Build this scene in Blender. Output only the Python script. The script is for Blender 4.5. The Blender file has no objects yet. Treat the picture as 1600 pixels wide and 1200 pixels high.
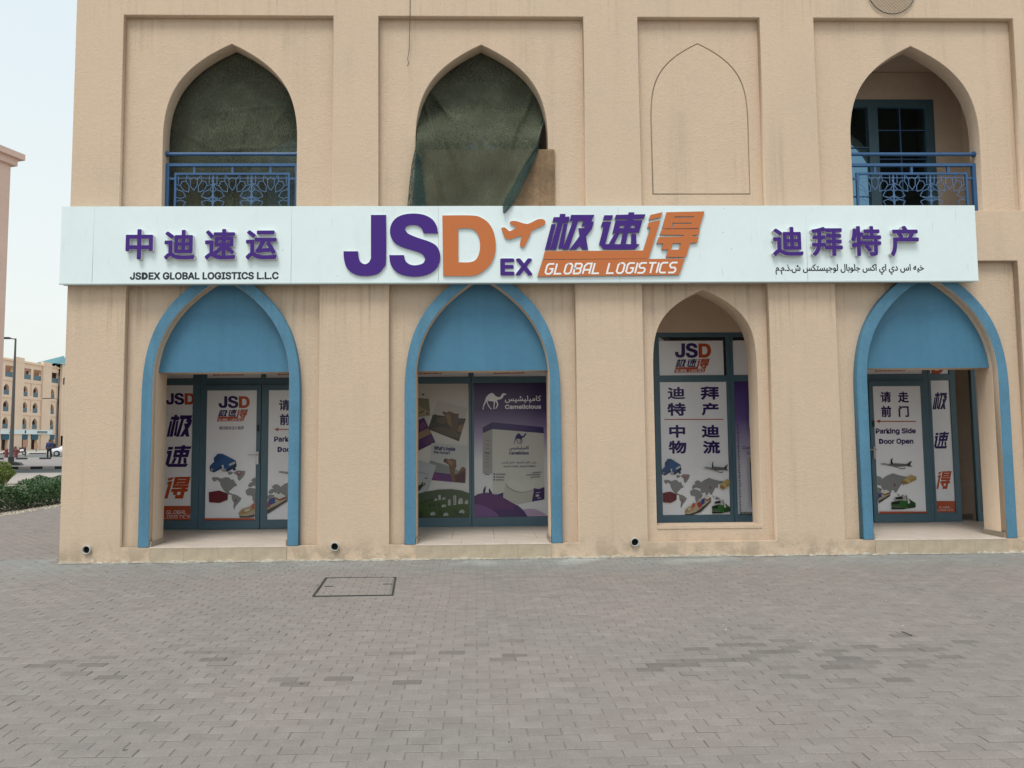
import bpy, bmesh, math, random
from mathutils import Vector, Matrix
random.seed(7)
PI = math.pi
scn = bpy.context.scene
COL = scn.collection

# ------------------------------------------------------------------ camera
F, PITCH, YAW, ROLL, PPX = 1180.0, 0.07192757, 0.02163791, -0.0079114, 768.0
CAM = Vector((0, -10.2, 1.6))
def _axes():
    cp, sp, cy, sy = math.cos(PITCH), math.sin(PITCH), math.cos(YAW), math.sin(YAW)
    fwd = Vector((sy*cp, cy*cp, sp)); right = Vector((cy, -sy, 0)); up = right.cross(fwd)
    cr, sr = math.cos(ROLL), math.sin(ROLL)
    return right*cr + up*sr, up*cr - right*sr, fwd
RT, UP, FW = _axes()
cam_d = bpy.data.cameras.new('camera'); cam = bpy.data.objects.new('camera', cam_d); COL.objects.link(cam)
cam.matrix_world = Matrix(((RT.x, UP.x, -FW.x, CAM.x), (RT.y, UP.y, -FW.y, CAM.y), (RT.z, UP.z, -FW.z, CAM.z), (0, 0, 0, 1)))
cam_d.sensor_width = 36; cam_d.lens = 36*F/1600.0; cam_d.shift_x = (800-PPX)/1600.0
cam_d.clip_end = 3000; scn.camera = cam

# ------------------------------------------------------------------ world, sun, exposure
world = bpy.data.worlds.new('World'); scn.world = world; world.use_nodes = True
nt = world.node_tree; bg = nt.nodes['Background']
sky = nt.nodes.new('ShaderNodeTexSky'); sky.sky_type = 'NISHITA'; sky.sun_disc = False
sky.sun_elevation = math.radians(60); sky.sun_rotation = math.radians(200)
sky.dust_density = 4.0; sky.air_density = 1.0; sky.ozone_density = 1.5
hsv = nt.nodes.new('ShaderNodeHueSaturation'); hsv.inputs['Saturation'].default_value = 0.42
mixw = nt.nodes.new('ShaderNodeMix'); mixw.data_type = 'RGBA'; mixw.inputs['Factor'].default_value = 0.62
# the milky overcast veil: faintly warm at the horizon, cooler overhead, the same all round
_tc = nt.nodes.new('ShaderNodeTexCoord'); _sz = nt.nodes.new('ShaderNodeSeparateXYZ'); nt.links.new(_tc.outputs['Generated'], _sz.inputs[0])
_vr = nt.nodes.new('ShaderNodeMapRange'); _vr.inputs['From Min'].default_value = 0.05; _vr.inputs['From Max'].default_value = 0.6; nt.links.new(_sz.outputs['Z'], _vr.inputs[0])
_vm = nt.nodes.new('ShaderNodeMix'); _vm.data_type = 'RGBA'; _vm.inputs['A'].default_value = (10.5, 10.9, 10.1, 1); _vm.inputs['B'].default_value = (8.9, 10.4, 11.3, 1)
nt.links.new(_vr.outputs[0], _vm.inputs['Factor']); nt.links.new(_vm.outputs['Result'], mixw.inputs['B'])
nt.links.new(sky.outputs[0], hsv.inputs['Color']); nt.links.new(hsv.outputs[0], mixw.inputs['A'])
nt.links.new(mixw.outputs['Result'], bg.inputs['Color']); bg.inputs['Strength'].default_value = 0.083
sun_d = bpy.data.lights.new('sun', 'SUN'); sun_d.energy = 1.35; sun_d.angle = math.radians(22); sun_d.color = (1.0, 0.95, 0.86)
sun = bpy.data.objects.new('sun', sun_d); COL.objects.link(sun)
_az, _el = math.radians(200), math.radians(60)
_dir = Vector((math.sin(_az)*math.cos(_el), math.cos(_az)*math.cos(_el), math.sin(_el)))
sun.rotation_euler = _dir.to_track_quat('Z', 'Y').to_euler(); sun.location = (-4, -12, 20)
scn.view_settings.view_transform = 'Standard'; scn.view_settings.look = 'None'
scn.view_settings.exposure = 0.5; scn.view_settings.gamma = 1.0; scn.view_settings.use_curve_mapping = False

# ------------------------------------------------------------------ measuring helpers
def ray(px, py): return FW + RT*((px-PPX)/F) + UP*((600-py)/F)
def P(px, py, Y=0.0):
    d = ray(px, py); return CAM + d*((Y-CAM.y)/d.y)
def XZ(px, py, Y=0.0):
    p = P(px, py, Y); return (p.x, p.z)
def G(px, py, z=0.0):
    d = ray(px, py); return CAM + d*((z-CAM.z)/d.z)
def PXp(px, py, X):
    d = ray(px, py); return CAM + d*((X-CAM.x)/d.x)

# ------------------------------------------------------------------ materials
def mat(name, color, rough=0.7, spec=0.4, var=0.0, vscale=3.0, bump=0.0, bscale=60.0, metal=0.0, streak=0.0, coat=0.0, alpha=None):
    m = bpy.data.materials.new(name); m.use_nodes = True; n = m.node_tree; b = n.nodes['Principled BSDF']
    b.inputs['Roughness'].default_value = rough; b.inputs['Specular IOR Level'].default_value = spec
    b.inputs['Metallic'].default_value = metal; b.inputs['Coat Weight'].default_value = coat
    b.inputs['Base Color'].default_value = (*color, 1)
    if alpha is not None: b.inputs['Alpha'].default_value = alpha
    tc = n.nodes.new('ShaderNodeTexCoord'); last = None
    if var or streak:
        cur = None
        def layer(scale, vec, lo, hi, cur):
            nz = n.nodes.new('ShaderNodeTexNoise'); nz.inputs['Scale'].default_value = scale; nz.inputs['Detail'].default_value = 6
            n.links.new(vec, nz.inputs['Vector'])
            mr = n.nodes.new('ShaderNodeMapRange'); mr.inputs['From Min'].default_value = 0.3; mr.inputs['From Max'].default_value = 0.7
            mr.inputs['To Min'].default_value = lo; mr.inputs['To Max'].default_value = hi
            n.links.new(nz.outputs[0], mr.inputs[0])
            if cur is None: return mr.outputs[0]
            mu = n.nodes.new('ShaderNodeMath'); mu.operation = 'MULTIPLY'; n.links.new(cur, mu.inputs[0]); n.links.new(mr.outputs[0], mu.inputs[1]); return mu.outputs[0]
        if var:
            cur = layer(vscale, tc.outputs['Object'], 1-var, 1+var, cur)
            cur = layer(vscale*9, tc.outputs['Object'], 1-var*0.6, 1+var*0.6, cur)
        if streak:
            mp = n.nodes.new('ShaderNodeMapping'); mp.inputs['Scale'].default_value = (9, 9, 0.35); n.links.new(tc.outputs['Object'], mp.inputs[0])
            cur = layer(1.0, mp.outputs[0], 1-streak, 1+streak*0.4, cur)
        vm = n.nodes.new('ShaderNodeVectorMath'); vm.operation = 'SCALE'; vm.inputs[0].default_value = color
        n.links.new(cur, vm.inputs['Scale']); n.links.new(vm.outputs[0], b.inputs['Base Color'])
    if bump:
        nz = n.nodes.new('ShaderNodeTexNoise'); nz.inputs['Scale'].default_value = bscale; nz.inputs['Detail'].default_value = 5
        n.links.new(tc.outputs['Object'], nz.inputs['Vector'])
        bp = n.nodes.new('ShaderNodeBump'); bp.inputs['Strength'].default_value = bump; bp.inputs['Distance'].default_value = 0.01
        n.links.new(nz.outputs[0], bp.inputs['Height']); n.links.new(bp.outputs[0], b.inputs['Normal'])
    return m

def stucco_mat():
    m = bpy.data.materials.new('beige stucco'); m.use_nodes = True; n = m.node_tree; L = n.links; b = n.nodes['Principled BSDF']
    b.inputs['Roughness'].default_value = 0.93; b.inputs['Specular IOR Level'].default_value = 0.2
    tc = n.nodes.new('ShaderNodeTexCoord'); sep = n.nodes.new('ShaderNodeSeparateXYZ'); L.new(tc.outputs['Object'], sep.inputs[0])
    def noise(scale, vec=None, detail=6, rough=.6):
        z = n.nodes.new('ShaderNodeTexNoise'); z.inputs['Scale'].default_value = scale; z.inputs['Detail'].default_value = detail; z.inputs['Roughness'].default_value = rough
        L.new(vec or tc.outputs['Object'], z.inputs['Vector']); return z.outputs[0]
    def rng(src, a, b_, lo, hi):
        r = n.nodes.new('ShaderNodeMapRange'); r.inputs['From Min'].default_value = a; r.inputs['From Max'].default_value = b_
        r.inputs['To Min'].default_value = lo; r.inputs['To Max'].default_value = hi; L.new(src, r.inputs[0]); return r.outputs[0]
    def mul(a, c):
        u = n.nodes.new('ShaderNodeMath'); u.operation = 'MULTIPLY'; L.new(a, u.inputs[0]); L.new(c, u.inputs[1]); return u.outputs[0]
    def mix(fac, A, B):
        x = n.nodes.new('ShaderNodeMix'); x.data_type = 'RGBA'; L.new(fac, x.inputs['Factor'])
        for s, v in (('A', A), ('B', B)):
            if isinstance(v, tuple): x.inputs[s].default_value = (*v, 1)
            else: L.new(v, x.inputs[s])
        return x.outputs['Result']
    mp = n.nodes.new('ShaderNodeMapping'); mp.inputs['Scale'].default_value = (3.1, 3.1, 0.13); L.new(tc.outputs['Object'], mp.inputs[0])
    mp2 = n.nodes.new('ShaderNodeMapping'); mp2.inputs['Scale'].default_value = (22, 22, 0.6); L.new(tc.outputs['Object'], mp2.inputs[0])
    base = mix(rng(noise(0.9), .35, .65, 0, 1), (0.606, 0.470, 0.346), (0.572, 0.446, 0.334))
    base = mix(rng(noise(14), .35, .7, 0, .35), base, (0.67, 0.52, 0.395))
    # rain streaks that run down under ledges and under the sign
    st = mul(rng(noise(1, mp.outputs[0]), .5, .72, 0, 1), rng(noise(1, mp2.outputs[0]), .42, .6, .15, 1))
    base = mix(mul(st, rng(noise(.5), .42, .62, .05, .42)), base, (0.30, 0.23, 0.17))
    # dribbles under the sign and under the parapet line
    mp3 = n.nodes.new('ShaderNodeMapping'); mp3.inputs['Scale'].default_value = (17, 17, 0.5); L.new(tc.outputs['Object'], mp3.inputs[0])
    under = mul(rng(sep.outputs['Z'], 2.7, 3.72, 0, 1), rng(sep.outputs['Z'], 3.9, 4.1, 1, 0))
    base = mix(mul(under, mul(rng(noise(1, mp3.outputs[0], 4, .5), .52, .66, 0, 1), rng(noise(1.1), .38, .6, .1, .55))), base, (0.27, 0.20, 0.145))
    up2 = rng(sep.outputs['Z'], 6.9, 7.9, 0, 1)
    base = mix(mul(up2, mul(rng(noise(1, mp3.outputs[0], 4, .5), .54, .68, 0, 1), rng(noise(1.4), .42, .6, 0, .28))), base, (0.24, 0.18, 0.13))
    # damp, salt-bitten foot of the wall
    low = rng(sep.outputs['Z'], 0.02, 0.34, 1, 0)
    base = mix(mul(low, rng(noise(5), .42, .58, 0, .8)), base, (0.36, 0.29, 0.21))
    salt = mul(rng(sep.outputs['Z'], 0.03, 0.15, 1, 0), mul(rng(noise(24, detail=8, rough=.75), .54, .60, 0, .8), rng(noise(1.9), .50, .60, 0, 1)))
    base = mix(salt, base, (0.74, 0.69, 0.60))
    # small specks
    vo = n.nodes.new('ShaderNodeTexVoronoi'); vo.inputs['Scale'].default_value = 4.5; L.new(tc.outputs['Object'], vo.inputs['Vector'])
    base = mix(rng(vo.outputs['Distance'], .012, .02, .75, 0), base, (0.12, 0.09, 0.07))
    L.new(base, b.inputs['Base Color'])
    h = n.nodes.new('ShaderNodeMath'); h.operation = 'ADD'; L.new(noise(75, detail=4), h.inputs[0]); L.new(mul(noise(22), rng(noise(2), 0, 1, .4, 1)), h.inputs[1])
    bp = n.nodes.new('ShaderNodeBump'); bp.inputs['Strength'].default_value = 0.65; bp.inputs['Distance'].default_value = 0.013
    L.new(h.outputs[0], bp.inputs['Height']); L.new(bp.outputs[0], b.inputs['Normal'])
    return m
M = {}
M['stucco'] = stucco_mat()
M['inner'] = mat('porch paint', (0.70, 0.56, 0.44), .9, .2, .05, 1.5, .2, 50)
M['blue'] = mat('blue wall paint', (0.080, 0.210, 0.315), .62, .35, .09, 2.2, .5, 55, streak=.10)
M['blue_panel'] = mat('smooth blue board', (0.058, 0.180, 0.285), .55, .35, .06, 1.3, .08, 30, streak=.06)
M['frame'] = mat('blue aluminium frame', (0.075, 0.145, 0.19), .42, .45, .06, 3)
M['rail'] = mat('blue railing paint', (0.03, 0.095, 0.22), .45, .45, .08, 5)
M['lattice'] = mat('light blue lattice paint', (0.085, 0.17, 0.33), .5, .4, .08, 5)
M['sign'] = mat('white sign panel', (0.685, 0.785, 0.80), .28, .5, .02, 1.2)
def sign_wear():
    m = M['sign']; n = m.node_tree; L = n.links; b = n.nodes['Principled BSDF']; src = b.inputs['Base Color'].links[0].from_socket
    tc = n.nodes.new('ShaderNodeNewGeometry'); fac = None
    for sc, lo, hi in (((38, 38, 3.0), .68, .75), ((6, 6, 1.1), .60, .80)):
        mp = n.nodes.new('ShaderNodeMapping'); mp.inputs['Scale'].default_value = sc; L.new(tc.outputs['Position'], mp.inputs[0])
        z = n.nodes.new('ShaderNodeTexNoise'); z.inputs['Scale'].default_value = 1; z.inputs['Detail'].default_value = 3; L.new(mp.outputs[0], z.inputs['Vector'])
        r = n.nodes.new('ShaderNodeMapRange'); r.inputs['From Min'].default_value = lo; r.inputs['From Max'].default_value = hi; r.inputs['To Max'].default_value = .32 if sc[0] > 20 else .10; L.new(z.outputs[0], r.inputs[0])
        x = n.nodes.new('ShaderNodeMix'); x.data_type = 'RGBA'; x.inputs['B'].default_value = (0.34, 0.40, 0.40, 1); L.new(r.outputs[0], x.inputs['Factor']); L.new(src, x.inputs['A']); src = x.outputs['Result']
    v = n.nodes.new('ShaderNodeTexVoronoi'); v.inputs['Scale'].default_value = 3.2; L.new(tc.outputs['Position'], v.inputs['Vector'])
    r = n.nodes.new('ShaderNodeMapRange'); r.inputs['From Min'].default_value = .018; r.inputs['From Max'].default_value = .028; r.inputs['To Min'].default_value = .7; r.inputs['To Max'].default_value = 0; L.new(v.outputs['Distance'], r.inputs[0])
    x = n.nodes.new('ShaderNodeMix'); x.data_type = 'RGBA'; x.inputs['B'].default_value = (0.16, 0.17, 0.16, 1); L.new(r.outputs[0], x.inputs['Factor']); L.new(src, x.inputs['A']); L.new(x.outputs['Result'], b.inputs['Base Color'])
sign_wear()
M['signside'] = mat('sign underside', (0.5, 0.58, 0.58), .5, .4)
M['purple'] = mat('purple acrylic', (0.050, 0.012, 0.185), .14, .28)
M['orange'] = mat('orange acrylic', (0.50, 0.148, 0.042), .2, .3)
M['ret'] = mat('letter side', (0.62, 0.62, 0.62), .5, .4)
M['retdark'] = mat('letter side grey', (0.33, 0.32, 0.31), .5, .4)
M['ink'] = mat('black lettering', (0.012, 0.018, 0.02), .5, .4)
M['white'] = mat('white print', (0.8, 0.8, 0.8), .4, .4)
M['vinyl'] = mat('white vinyl', (0.80, 0.82, 0.87), .18, .45, .02, 1.2)
M['vpurple'] = mat('printed purple', (0.030, 0.014, 0.115), .3, .3)
M['vred'] = mat('printed orange red', (0.46, 0.075, 0.022), .3, .3)
M['vgrey'] = mat('printed grey', (0.22, 0.23, 0.24), .3, .5)
M['glass'] = mat('dark glass', (0.012, 0.02, 0.024), .04, .9)
M['reflect'] = mat('tinted reflective glass', (0.12, 0.225, 0.31), .03, .5, metal=1.0)
M['tile'] = mat('porch tile', (0.66, 0.58, 0.50), .35, .4, .08, 4, .05, 20)
M['riser'] = mat('step tile', (0.43, 0.36, 0.265), .6, .3, .12, 7, .25, 30)
M['skirt'] = mat('skirting tile', (0.30, 0.25, 0.20), .4, .4, .08, 5)
M['grout'] = mat('grout', (0.20, 0.17, 0.14), .9, .1)
M['pvc'] = mat('grey plastic pipe', (0.45, 0.46, 0.44), .5, .4, .1, 8)
M['black'] = mat('painted bore shade', (0.01, 0.01, 0.01), .9, .1)
M['darkmetal'] = mat('dark steel', (0.035, 0.04, 0.042), .55, .4, .2, 12, .3, 60)
M['steel'] = mat('brushed metal', (0.5, 0.5, 0.5), .35, .5, metal=.8)
M['ply'] = mat('weathered plywood', (0.235, 0.155, 0.090), .75, .25, .28, 2.5, .2, 25, streak=.2)
M['room'] = mat('dim room', (0.10, 0.085, 0.07), .9, .1)

def net_mat(name, col, alpha):
    m = bpy.data.materials.new(name); m.use_nodes = True; n = m.node_tree; b = n.nodes['Principled BSDF']
    tc = n.nodes.new('ShaderNodeTexCoord'); nz = n.nodes.new('ShaderNodeTexNoise'); nz.inputs['Scale'].default_value = 2.2; nz.inputs['Detail'].default_value = 7
    n.links.new(tc.outputs['Object'], nz.inputs['Vector'])
    cr = n.nodes.new('ShaderNodeValToRGB'); cr.color_ramp.elements[0].position = .35; cr.color_ramp.elements[1].position = .68
    cr.color_ramp.elements[0].color = (*[c*.75 for c in col], 1); cr.color_ramp.elements[1].color = (*[c*1.25 for c in col], 1)
    n.links.new(nz.outputs[0], cr.inputs[0]); n.links.new(cr.outputs[0], b.inputs['Base Color'])
    b.inputs['Roughness'].default_value = 1; b.inputs['Specular IOR Level'].default_value = .02; b.inputs['Alpha'].default_value = alpha
    # knitted weave: fine crossed threads, a little more see-through between them
    w1 = n.nodes.new('ShaderNodeTexNoise'); w1.inputs['Scale'].default_value = 95; mw = n.nodes.new('ShaderNodeMapping'); mw.inputs['Scale'].default_value = (1, 1, .25)
    n.links.new(tc.outputs['Object'], mw.inputs[0]); n.links.new(mw.outputs[0], w1.inputs['Vector'])
    wr_ = n.nodes.new('ShaderNodeMapRange'); wr_.inputs['From Min'].default_value = .38; wr_.inputs['From Max'].default_value = .62; wr_.inputs['To Min'].default_value = alpha-.22; wr_.inputs['To Max'].default_value = min(1, alpha+.16)
    n.links.new(w1.outputs[0], wr_.inputs[0]); n.links.new(wr_.outputs[0], b.inputs['Alpha'])
    bpn = n.nodes.new('ShaderNodeBump'); bpn.inputs['Strength'].default_value = .5; bpn.inputs['Distance'].default_value = .01; n.links.new(nz.outputs[0], bpn.inputs['Height']); n.links.new(bpn.outputs[0], b.inputs['Normal'])
    return m
M['net'] = net_mat('old green shade net', (0.088, 0.098, 0.070), .78)
M['net_light'] = net_mat('loose green shade net', (0.035, 0.060, 0.055), .85)

# ------------------------------------------------------------------ object helpers
WL = {}   # world origin of every object that can be a parent
def wl(o): return WL.get(o.name, Vector((0, 0, 0)))
def link(o, parent=None, at=(0, 0, 0)):
    COL.objects.link(o); at = Vector(at); WL[o.name] = at
    if parent is not None: o.parent = parent; o.location = at - wl(parent)
    else: o.location = at
    return o
def thing(name, label, cat, at=(0, 0, 0), group=None, parent=None):
    o = bpy.data.objects.new(name, None); o.empty_display_size = .2; link(o, parent, at)
    return tag(o, label, cat, group)
def tag(o, label=None, cat=None, group=None, kind=None):
    if label: o['label'] = label
    if cat: o['category'] = cat
    if group: o['group'] = group
    if kind: o['kind'] = kind
    return o
def raw(name, verts, faces, mats, parent=None, idx=None, smooth=False, at=(0, 0, 0)):
    me = bpy.data.meshes.new(name); me.from_pydata([tuple(v) for v in verts], [], faces)
    for m in (mats if isinstance(mats, (list, tuple)) else [mats]): me.materials.append(m)
    if idx: me.polygons.foreach_set('material_index', idx)
    if smooth: me.polygons.foreach_set('use_smooth', [True]*len(me.polygons))
    me.update()
    return link(bpy.data.objects.new(name, me), parent, at)
class MB:
    def local(s, name, mats, parent, at):      # geometry already relative to its own origin
        return raw(name, s.v, s.f, mats, parent, s.m, False, at)
    def __init__(s): s.v = []; s.f = []; s.m = []
    def add(s, vs, fs, mi=0):
        k = len(s.v); s.v += [tuple(v) for v in vs]; s.f += [tuple(i+k for i in f) for f in fs]; s.m += [mi]*len(fs); return s
    def box(s, x0, x1, y0, y1, z0, z1, mi=0):
        if x0 > x1: x0, x1 = x1, x0
        if y0 > y1: y0, y1 = y1, y0
        if z0 > z1: z0, z1 = z1, z0
        return s.add([(x0,y0,z0),(x1,y0,z0),(x1,y1,z0),(x0,y1,z0),(x0,y0,z1),(x1,y0,z1),(x1,y1,z1),(x0,y1,z1)],
            [(0,3,2,1),(4,5,6,7),(0,1,5,4),(1,2,6,5),(2,3,7,6),(3,0,4,7)], mi)
    def bar(s, a, b, w, h=None, mi=0, n=4, r2=None):
        a, b = Vector(a), Vector(b); d = (b-a).normalized(); u = d.cross(Vector((0, 1, 0)))
        if u.length < .1: u = d.cross(Vector((0, 0, 1)))
        u.normalize(); w_ = d.cross(u); h = h or w; vs = []
        for q, sc in ((a, 1), (b, (r2 if r2 is not None else 1))):
            for k in range(n):
                t = 2*PI*(k+.5)/n; c = math.sqrt(2) if n == 4 else 1
                vs.append(q + u*(math.cos(t)*w/2*c*sc) + w_*(math.sin(t)*h/2*c*sc))
        fs = [(k, (k+1) % n, n+(k+1) % n, n+k) for k in range(n)] + [tuple(range(n))[::-1], tuple(range(n, 2*n))]
        return s.add(vs, fs, mi)
    def prism(s, pts, yf, yb, mi=0, mside=None):      # outline in x,z; front at yf, back at yb
        n = len(pts); a = sum(pts[i][0]*pts[(i+1) % n][1]-pts[(i+1) % n][0]*pts[i][1] for i in range(n))
        if a < 0: pts = pts[::-1]
        vs = [(x, yf, z) for x, z in pts] + [(x, yb, z) for x, z in pts]
        s.add(vs, [tuple(range(n))], mi)
        k = len(s.v)-2*n
        fs = [(k+i, k+n+i, k+n+(i+1) % n, k+(i+1) % n) for i in range(n)] + [tuple(k+n+i for i in range(n))[::-1]]
        s.f += fs; s.m += [mi if mside is None else mside]*len(fs); return s
    def flat(s, pts, y, mi=0):
        n = len(pts)
        if n < 3: return s
        a = sum(pts[i][0]*pts[(i+1) % n][1]-pts[(i+1) % n][0]*pts[i][1] for i in range(n))
        if a < 0: pts = pts[::-1]
        return s.add([(x, y, z) for x, z in pts], [tuple(range(n))], mi)
    def build(s, name, mats, parent=None, smooth=False, at=(0, 0, 0)):
        vs = s.v if tuple(at) == (0, 0, 0) else [(v[0]-at[0], v[1]-at[1], v[2]-at[2]) for v in s.v]
        return raw(name, vs, s.f, mats, parent, s.m, smooth, at)

def curve_mesh(loops, y0, y1, bevel=0.0):
    """2D loops (x,z) filled even-odd and extruded between y0 (front) and y1; returns a mesh in world axes."""
    cu = bpy.data.curves.new('c', 'CURVE'); cu.dimensions = '2D'; cu.fill_mode = 'BOTH'
    t = abs(y1-y0); cu.extrude = max(t/2-bevel, 0); cu.bevel_depth = bevel; cu.bevel_resolution = 1
    if bevel: cu.offset = -bevel
    for lp in loops:
        sp = cu.splines.new('POLY'); sp.points.add(len(lp)-1); sp.use_cyclic_u = True
        for i, (x, z) in enumerate(lp): sp.points[i].co = (x, z, 0, 1)
    o = bpy.data.objects.new('c', cu); COL.objects.link(o)
    me = bpy.data.meshes.new_from_object(o.evaluated_get(bpy.context.evaluated_depsgraph_get()))
    bpy.data.objects.remove(o); bpy.data.curves.remove(cu)
    ym = (y0+y1)/2
    me.transform(Matrix(((1, 0, 0, 0), (0, 0, -1, ym), (0, 1, 0, 0), (0, 0, 0, 1))))
    return me
def curve_obj(name, loops, y0, y1, mats, parent=None, bevel=0.0, side=None, at=(0, 0, 0)):
    me = curve_mesh(loops, y0, y1, bevel)
    for m in (mats if isinstance(mats, (list, tuple)) else [mats]): me.materials.append(m)
    if side is not None:
        for p in me.polygons: p.material_index = 0 if p.normal.y < -.9 else side
    if tuple(at) != (0, 0, 0): me.transform(Matrix.Translation(-Vector(at)))
    o = bpy.data.objects.new(name, me); return link(o, parent, at)
def rect(x0, x1, z0, z1): return [(x0, z0), (x1, z0), (x1, z1), (x0, z1)]

def smooth_loop(pts, sharp=52, sub=3):
    n = len(pts); V = [Vector(p) for p in pts]; out = []
    corner = []
    for i in range(n):
        a = (V[i]-V[i-1]); b = (V[(i+1) % n]-V[i]); corner.append(math.degrees(a.angle(b, 0)) > sharp)
    for i in range(n):
        p0, p1, p2, p3 = V[i-1], V[i], V[(i+1) % n], V[(i+2) % n]
        out.append(tuple(p1))
        if corner[i] and corner[(i+1) % n]: continue
        m1 = (p2-p1) if corner[i] else (p2-p0)*.5
        m2 = (p2-p1) if corner[(i+1) % n] else (p3-p1)*.5
        for k in range(1, sub):
            t = k/sub; h1 = 2*t**3-3*t*t+1; h2 = t**3-2*t*t+t; h3 = -2*t**3+3*t*t; h4 = t**3-t*t
            out.append(tuple(p1*h1+m1*h2+p2*h3+m2*h4))
    return out

# text ---------------------------------------------------------------
AR = {'ا': (0xFE8D, 0), 'ب': (0xFE8F, 1), 'ت': (0xFE95, 1), 'ج': (0xFE9D, 1), 'ح': (0xFEA1, 1), 'خ': (0xFEA5, 1), 'د': (0xFEA9, 0), 'ذ': (0xFEAB, 0),
      'ر': (0xFEAD, 0), 'س': (0xFEB1, 1), 'ش': (0xFEB5, 1), 'ع': (0xFEC9, 1), 'ف': (0xFED1, 1), 'ك': (0xFED9, 1), 'ل': (0xFEDD, 1), 'م': (0xFEE1, 1),
      'ن': (0xFEE5, 1), 'ه': (0xFEE9, 1), 'و': (0xFEED, 0), 'ي': (0xFEF1, 1)}
def arabic(s):
    out = []
    for i, c in enumerate(s):
        if c not in AR: out.append(c); continue
        prev = i > 0 and s[i-1] in AR and AR[s[i-1]][1]; nxt = i+1 < len(s) and s[i+1] in AR and AR[c][1]
        out.append(chr(AR[c][0] + (3 if prev and nxt else 1 if prev else 2 if nxt else 0)))
    return ''.join(reversed(out))
try:        # Blender's own bundled sans face; the built-in one is used where it is missing
    LATIN = bpy.data.fonts.load(bpy.utils.system_resource('DATAFILES', path='fonts')+'/Inter.woff2')
except Exception: LATIN = None
def text_mesh(body, offset=0.0, depth=0.0, spacing=1.0, shear=0.0, res=3):
    cu = bpy.data.curves.new('t', 'FONT'); cu.body = body; cu.size = 1
    if LATIN and all(ord(c) < 128 for c in body): cu.font = LATIN
    cu.offset = offset; cu.extrude = depth/2
    cu.resolution_u = res; cu.space_character = spacing; cu.shear = shear
    cap_d = len(body[:body.index('D')].replace(' ', '')) if ('D' in body and LATIN and cu.font == LATIN and not depth) else None
    if cap_d is not None: cu.body = body.replace('D', 'H', 1)      # that face's D has overlapping contours: its outline is drawn here instead
    o = bpy.data.objects.new('t', cu); COL.objects.link(o)
    me = bpy.data.meshes.new_from_object(o.evaluated_get(bpy.context.evaluated_depsgraph_get()))
    bpy.data.objects.remove(o)
    if cap_d is not None:
        bm = bmesh.new(); bm.from_mesh(me); left = set(bm.verts); isl = []
        while left:
            st_, grp = [left.pop()], set()
            while st_:
                v = st_.pop(); grp.add(v)
                for e in v.link_edges:
                    w = e.other_vert(v)
                    if w in left: left.discard(w); st_.append(w)
            isl.append(grp)
        isl.sort(key=lambda g: min(v.co.x for v in g)); g = isl[cap_d]
        x0, x1 = min(v.co.x for v in g), max(v.co.x for v in g); y0, y1 = min(v.co.y for v in g), max(v.co.y for v in g)
        bmesh.ops.delete(bm, geom=list(g), context='VERTS')
        kx, ky = (x1-x0)*1.02, (y1-y0); t = .105
        def ring(a, b, c, d):
            pts = [(a, b), (a, d)]; r_ = min(c-a, (d-b)/2)*.98
            for k_ in range(13):
                q = PI/2-PI*k_/12; pts.append((c-r_+r_*math.cos(q), (b+d)/2+(d-b)/2*math.sin(q)))
            return pts
        o_, i_ = ring(0, 0, kx, ky), ring(t, t, kx-t, ky-t)
        ov = [bm.verts.new((x0+p[0], y0+p[1], 0)) for p in o_]; iv = [bm.verts.new((x0+p[0], y0+p[1], 0)) for p in i_]
        for k_ in range(len(ov)):
            j_ = (k_+1) % len(ov); bm.faces.new((ov[j_], ov[k_], iv[k_], iv[j_]))
        bm.to_mesh(me); bm.free()
    return me
def text_into(mb, body, x0, x1, z0, z1, y, mi=0, bold=0.0, depth=0.0, mside=None, spacing=1.0, shear=0.0, rot=0.0, keep=False):
    """fits the lettering to a rectangle on the plane y (front face at y)."""
    me = text_mesh(body, 0, depth, spacing, shear)
    if not me.vertices: return
    xs = [v.co.x for v in me.vertices]; ys = [v.co.y for v in me.vertices]
    w, h = max(xs)-min(xs), max(ys)-min(ys); sx, sz = (x1-x0)/w, (z1-z0)/h
    if keep: sx = sz = min(sx, sz)
    cx, cz = (x0+x1)/2, (z0+z1)/2; mx, mz = (max(xs)+min(xs))/2, (max(ys)+min(ys))/2
    kk = max(0.6, 1-2*bold/min(h, w)) if bold else 1; em = (z1-z0)/h
    offs = [(0, 0)]+[(bold*em*math.cos(q*PI/4+.39), bold*em*math.sin(q*PI/4+.39)) for q in range(8)] if bold else [(0, 0)]
    kx, kz = (1-2*bold*em/max(x1-x0, 1e-4), 1-2*bold*em/max(z1-z0, 1e-4)) if bold else (1, 1)
    for n_, (ox, oz) in enumerate(offs):
        vs, fs, ms = [], [], []
        for v in me.vertices:
            a, b = (v.co.x-mx)*sx*kx+ox, (v.co.y-mz)*sz*kz+oz
            if rot: a, b = a*math.cos(rot)-b*math.sin(rot), a*math.sin(rot)+b*math.cos(rot)
            vs.append((cx+a, y + (depth/2 - v.co.z if depth else 0) + n_*.00018, cz+b))
        for p in me.polygons:
            fs.append(tuple(p.vertices)); ms.append(mi if (mside is None or p.normal.z > .9) else mside)
        k = len(mb.v); mb.v += vs; mb.f += [tuple(i+k for i in f) for f in fs]; mb.m += ms
    bpy.data.meshes.remove(me)
def text_px(mb, body, px0, py0, px1, py1, Y, **kw):
    a = XZ(px0, (py0+py1)/2, Y); b = XZ(px1, (py0+py1)/2, Y); t = XZ((px0+px1)/2, py0, Y); u = XZ((px0+px1)/2, py1, Y)
    text_into(mb, body, a[0], b[0], u[1], t[1], Y, **kw)

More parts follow.
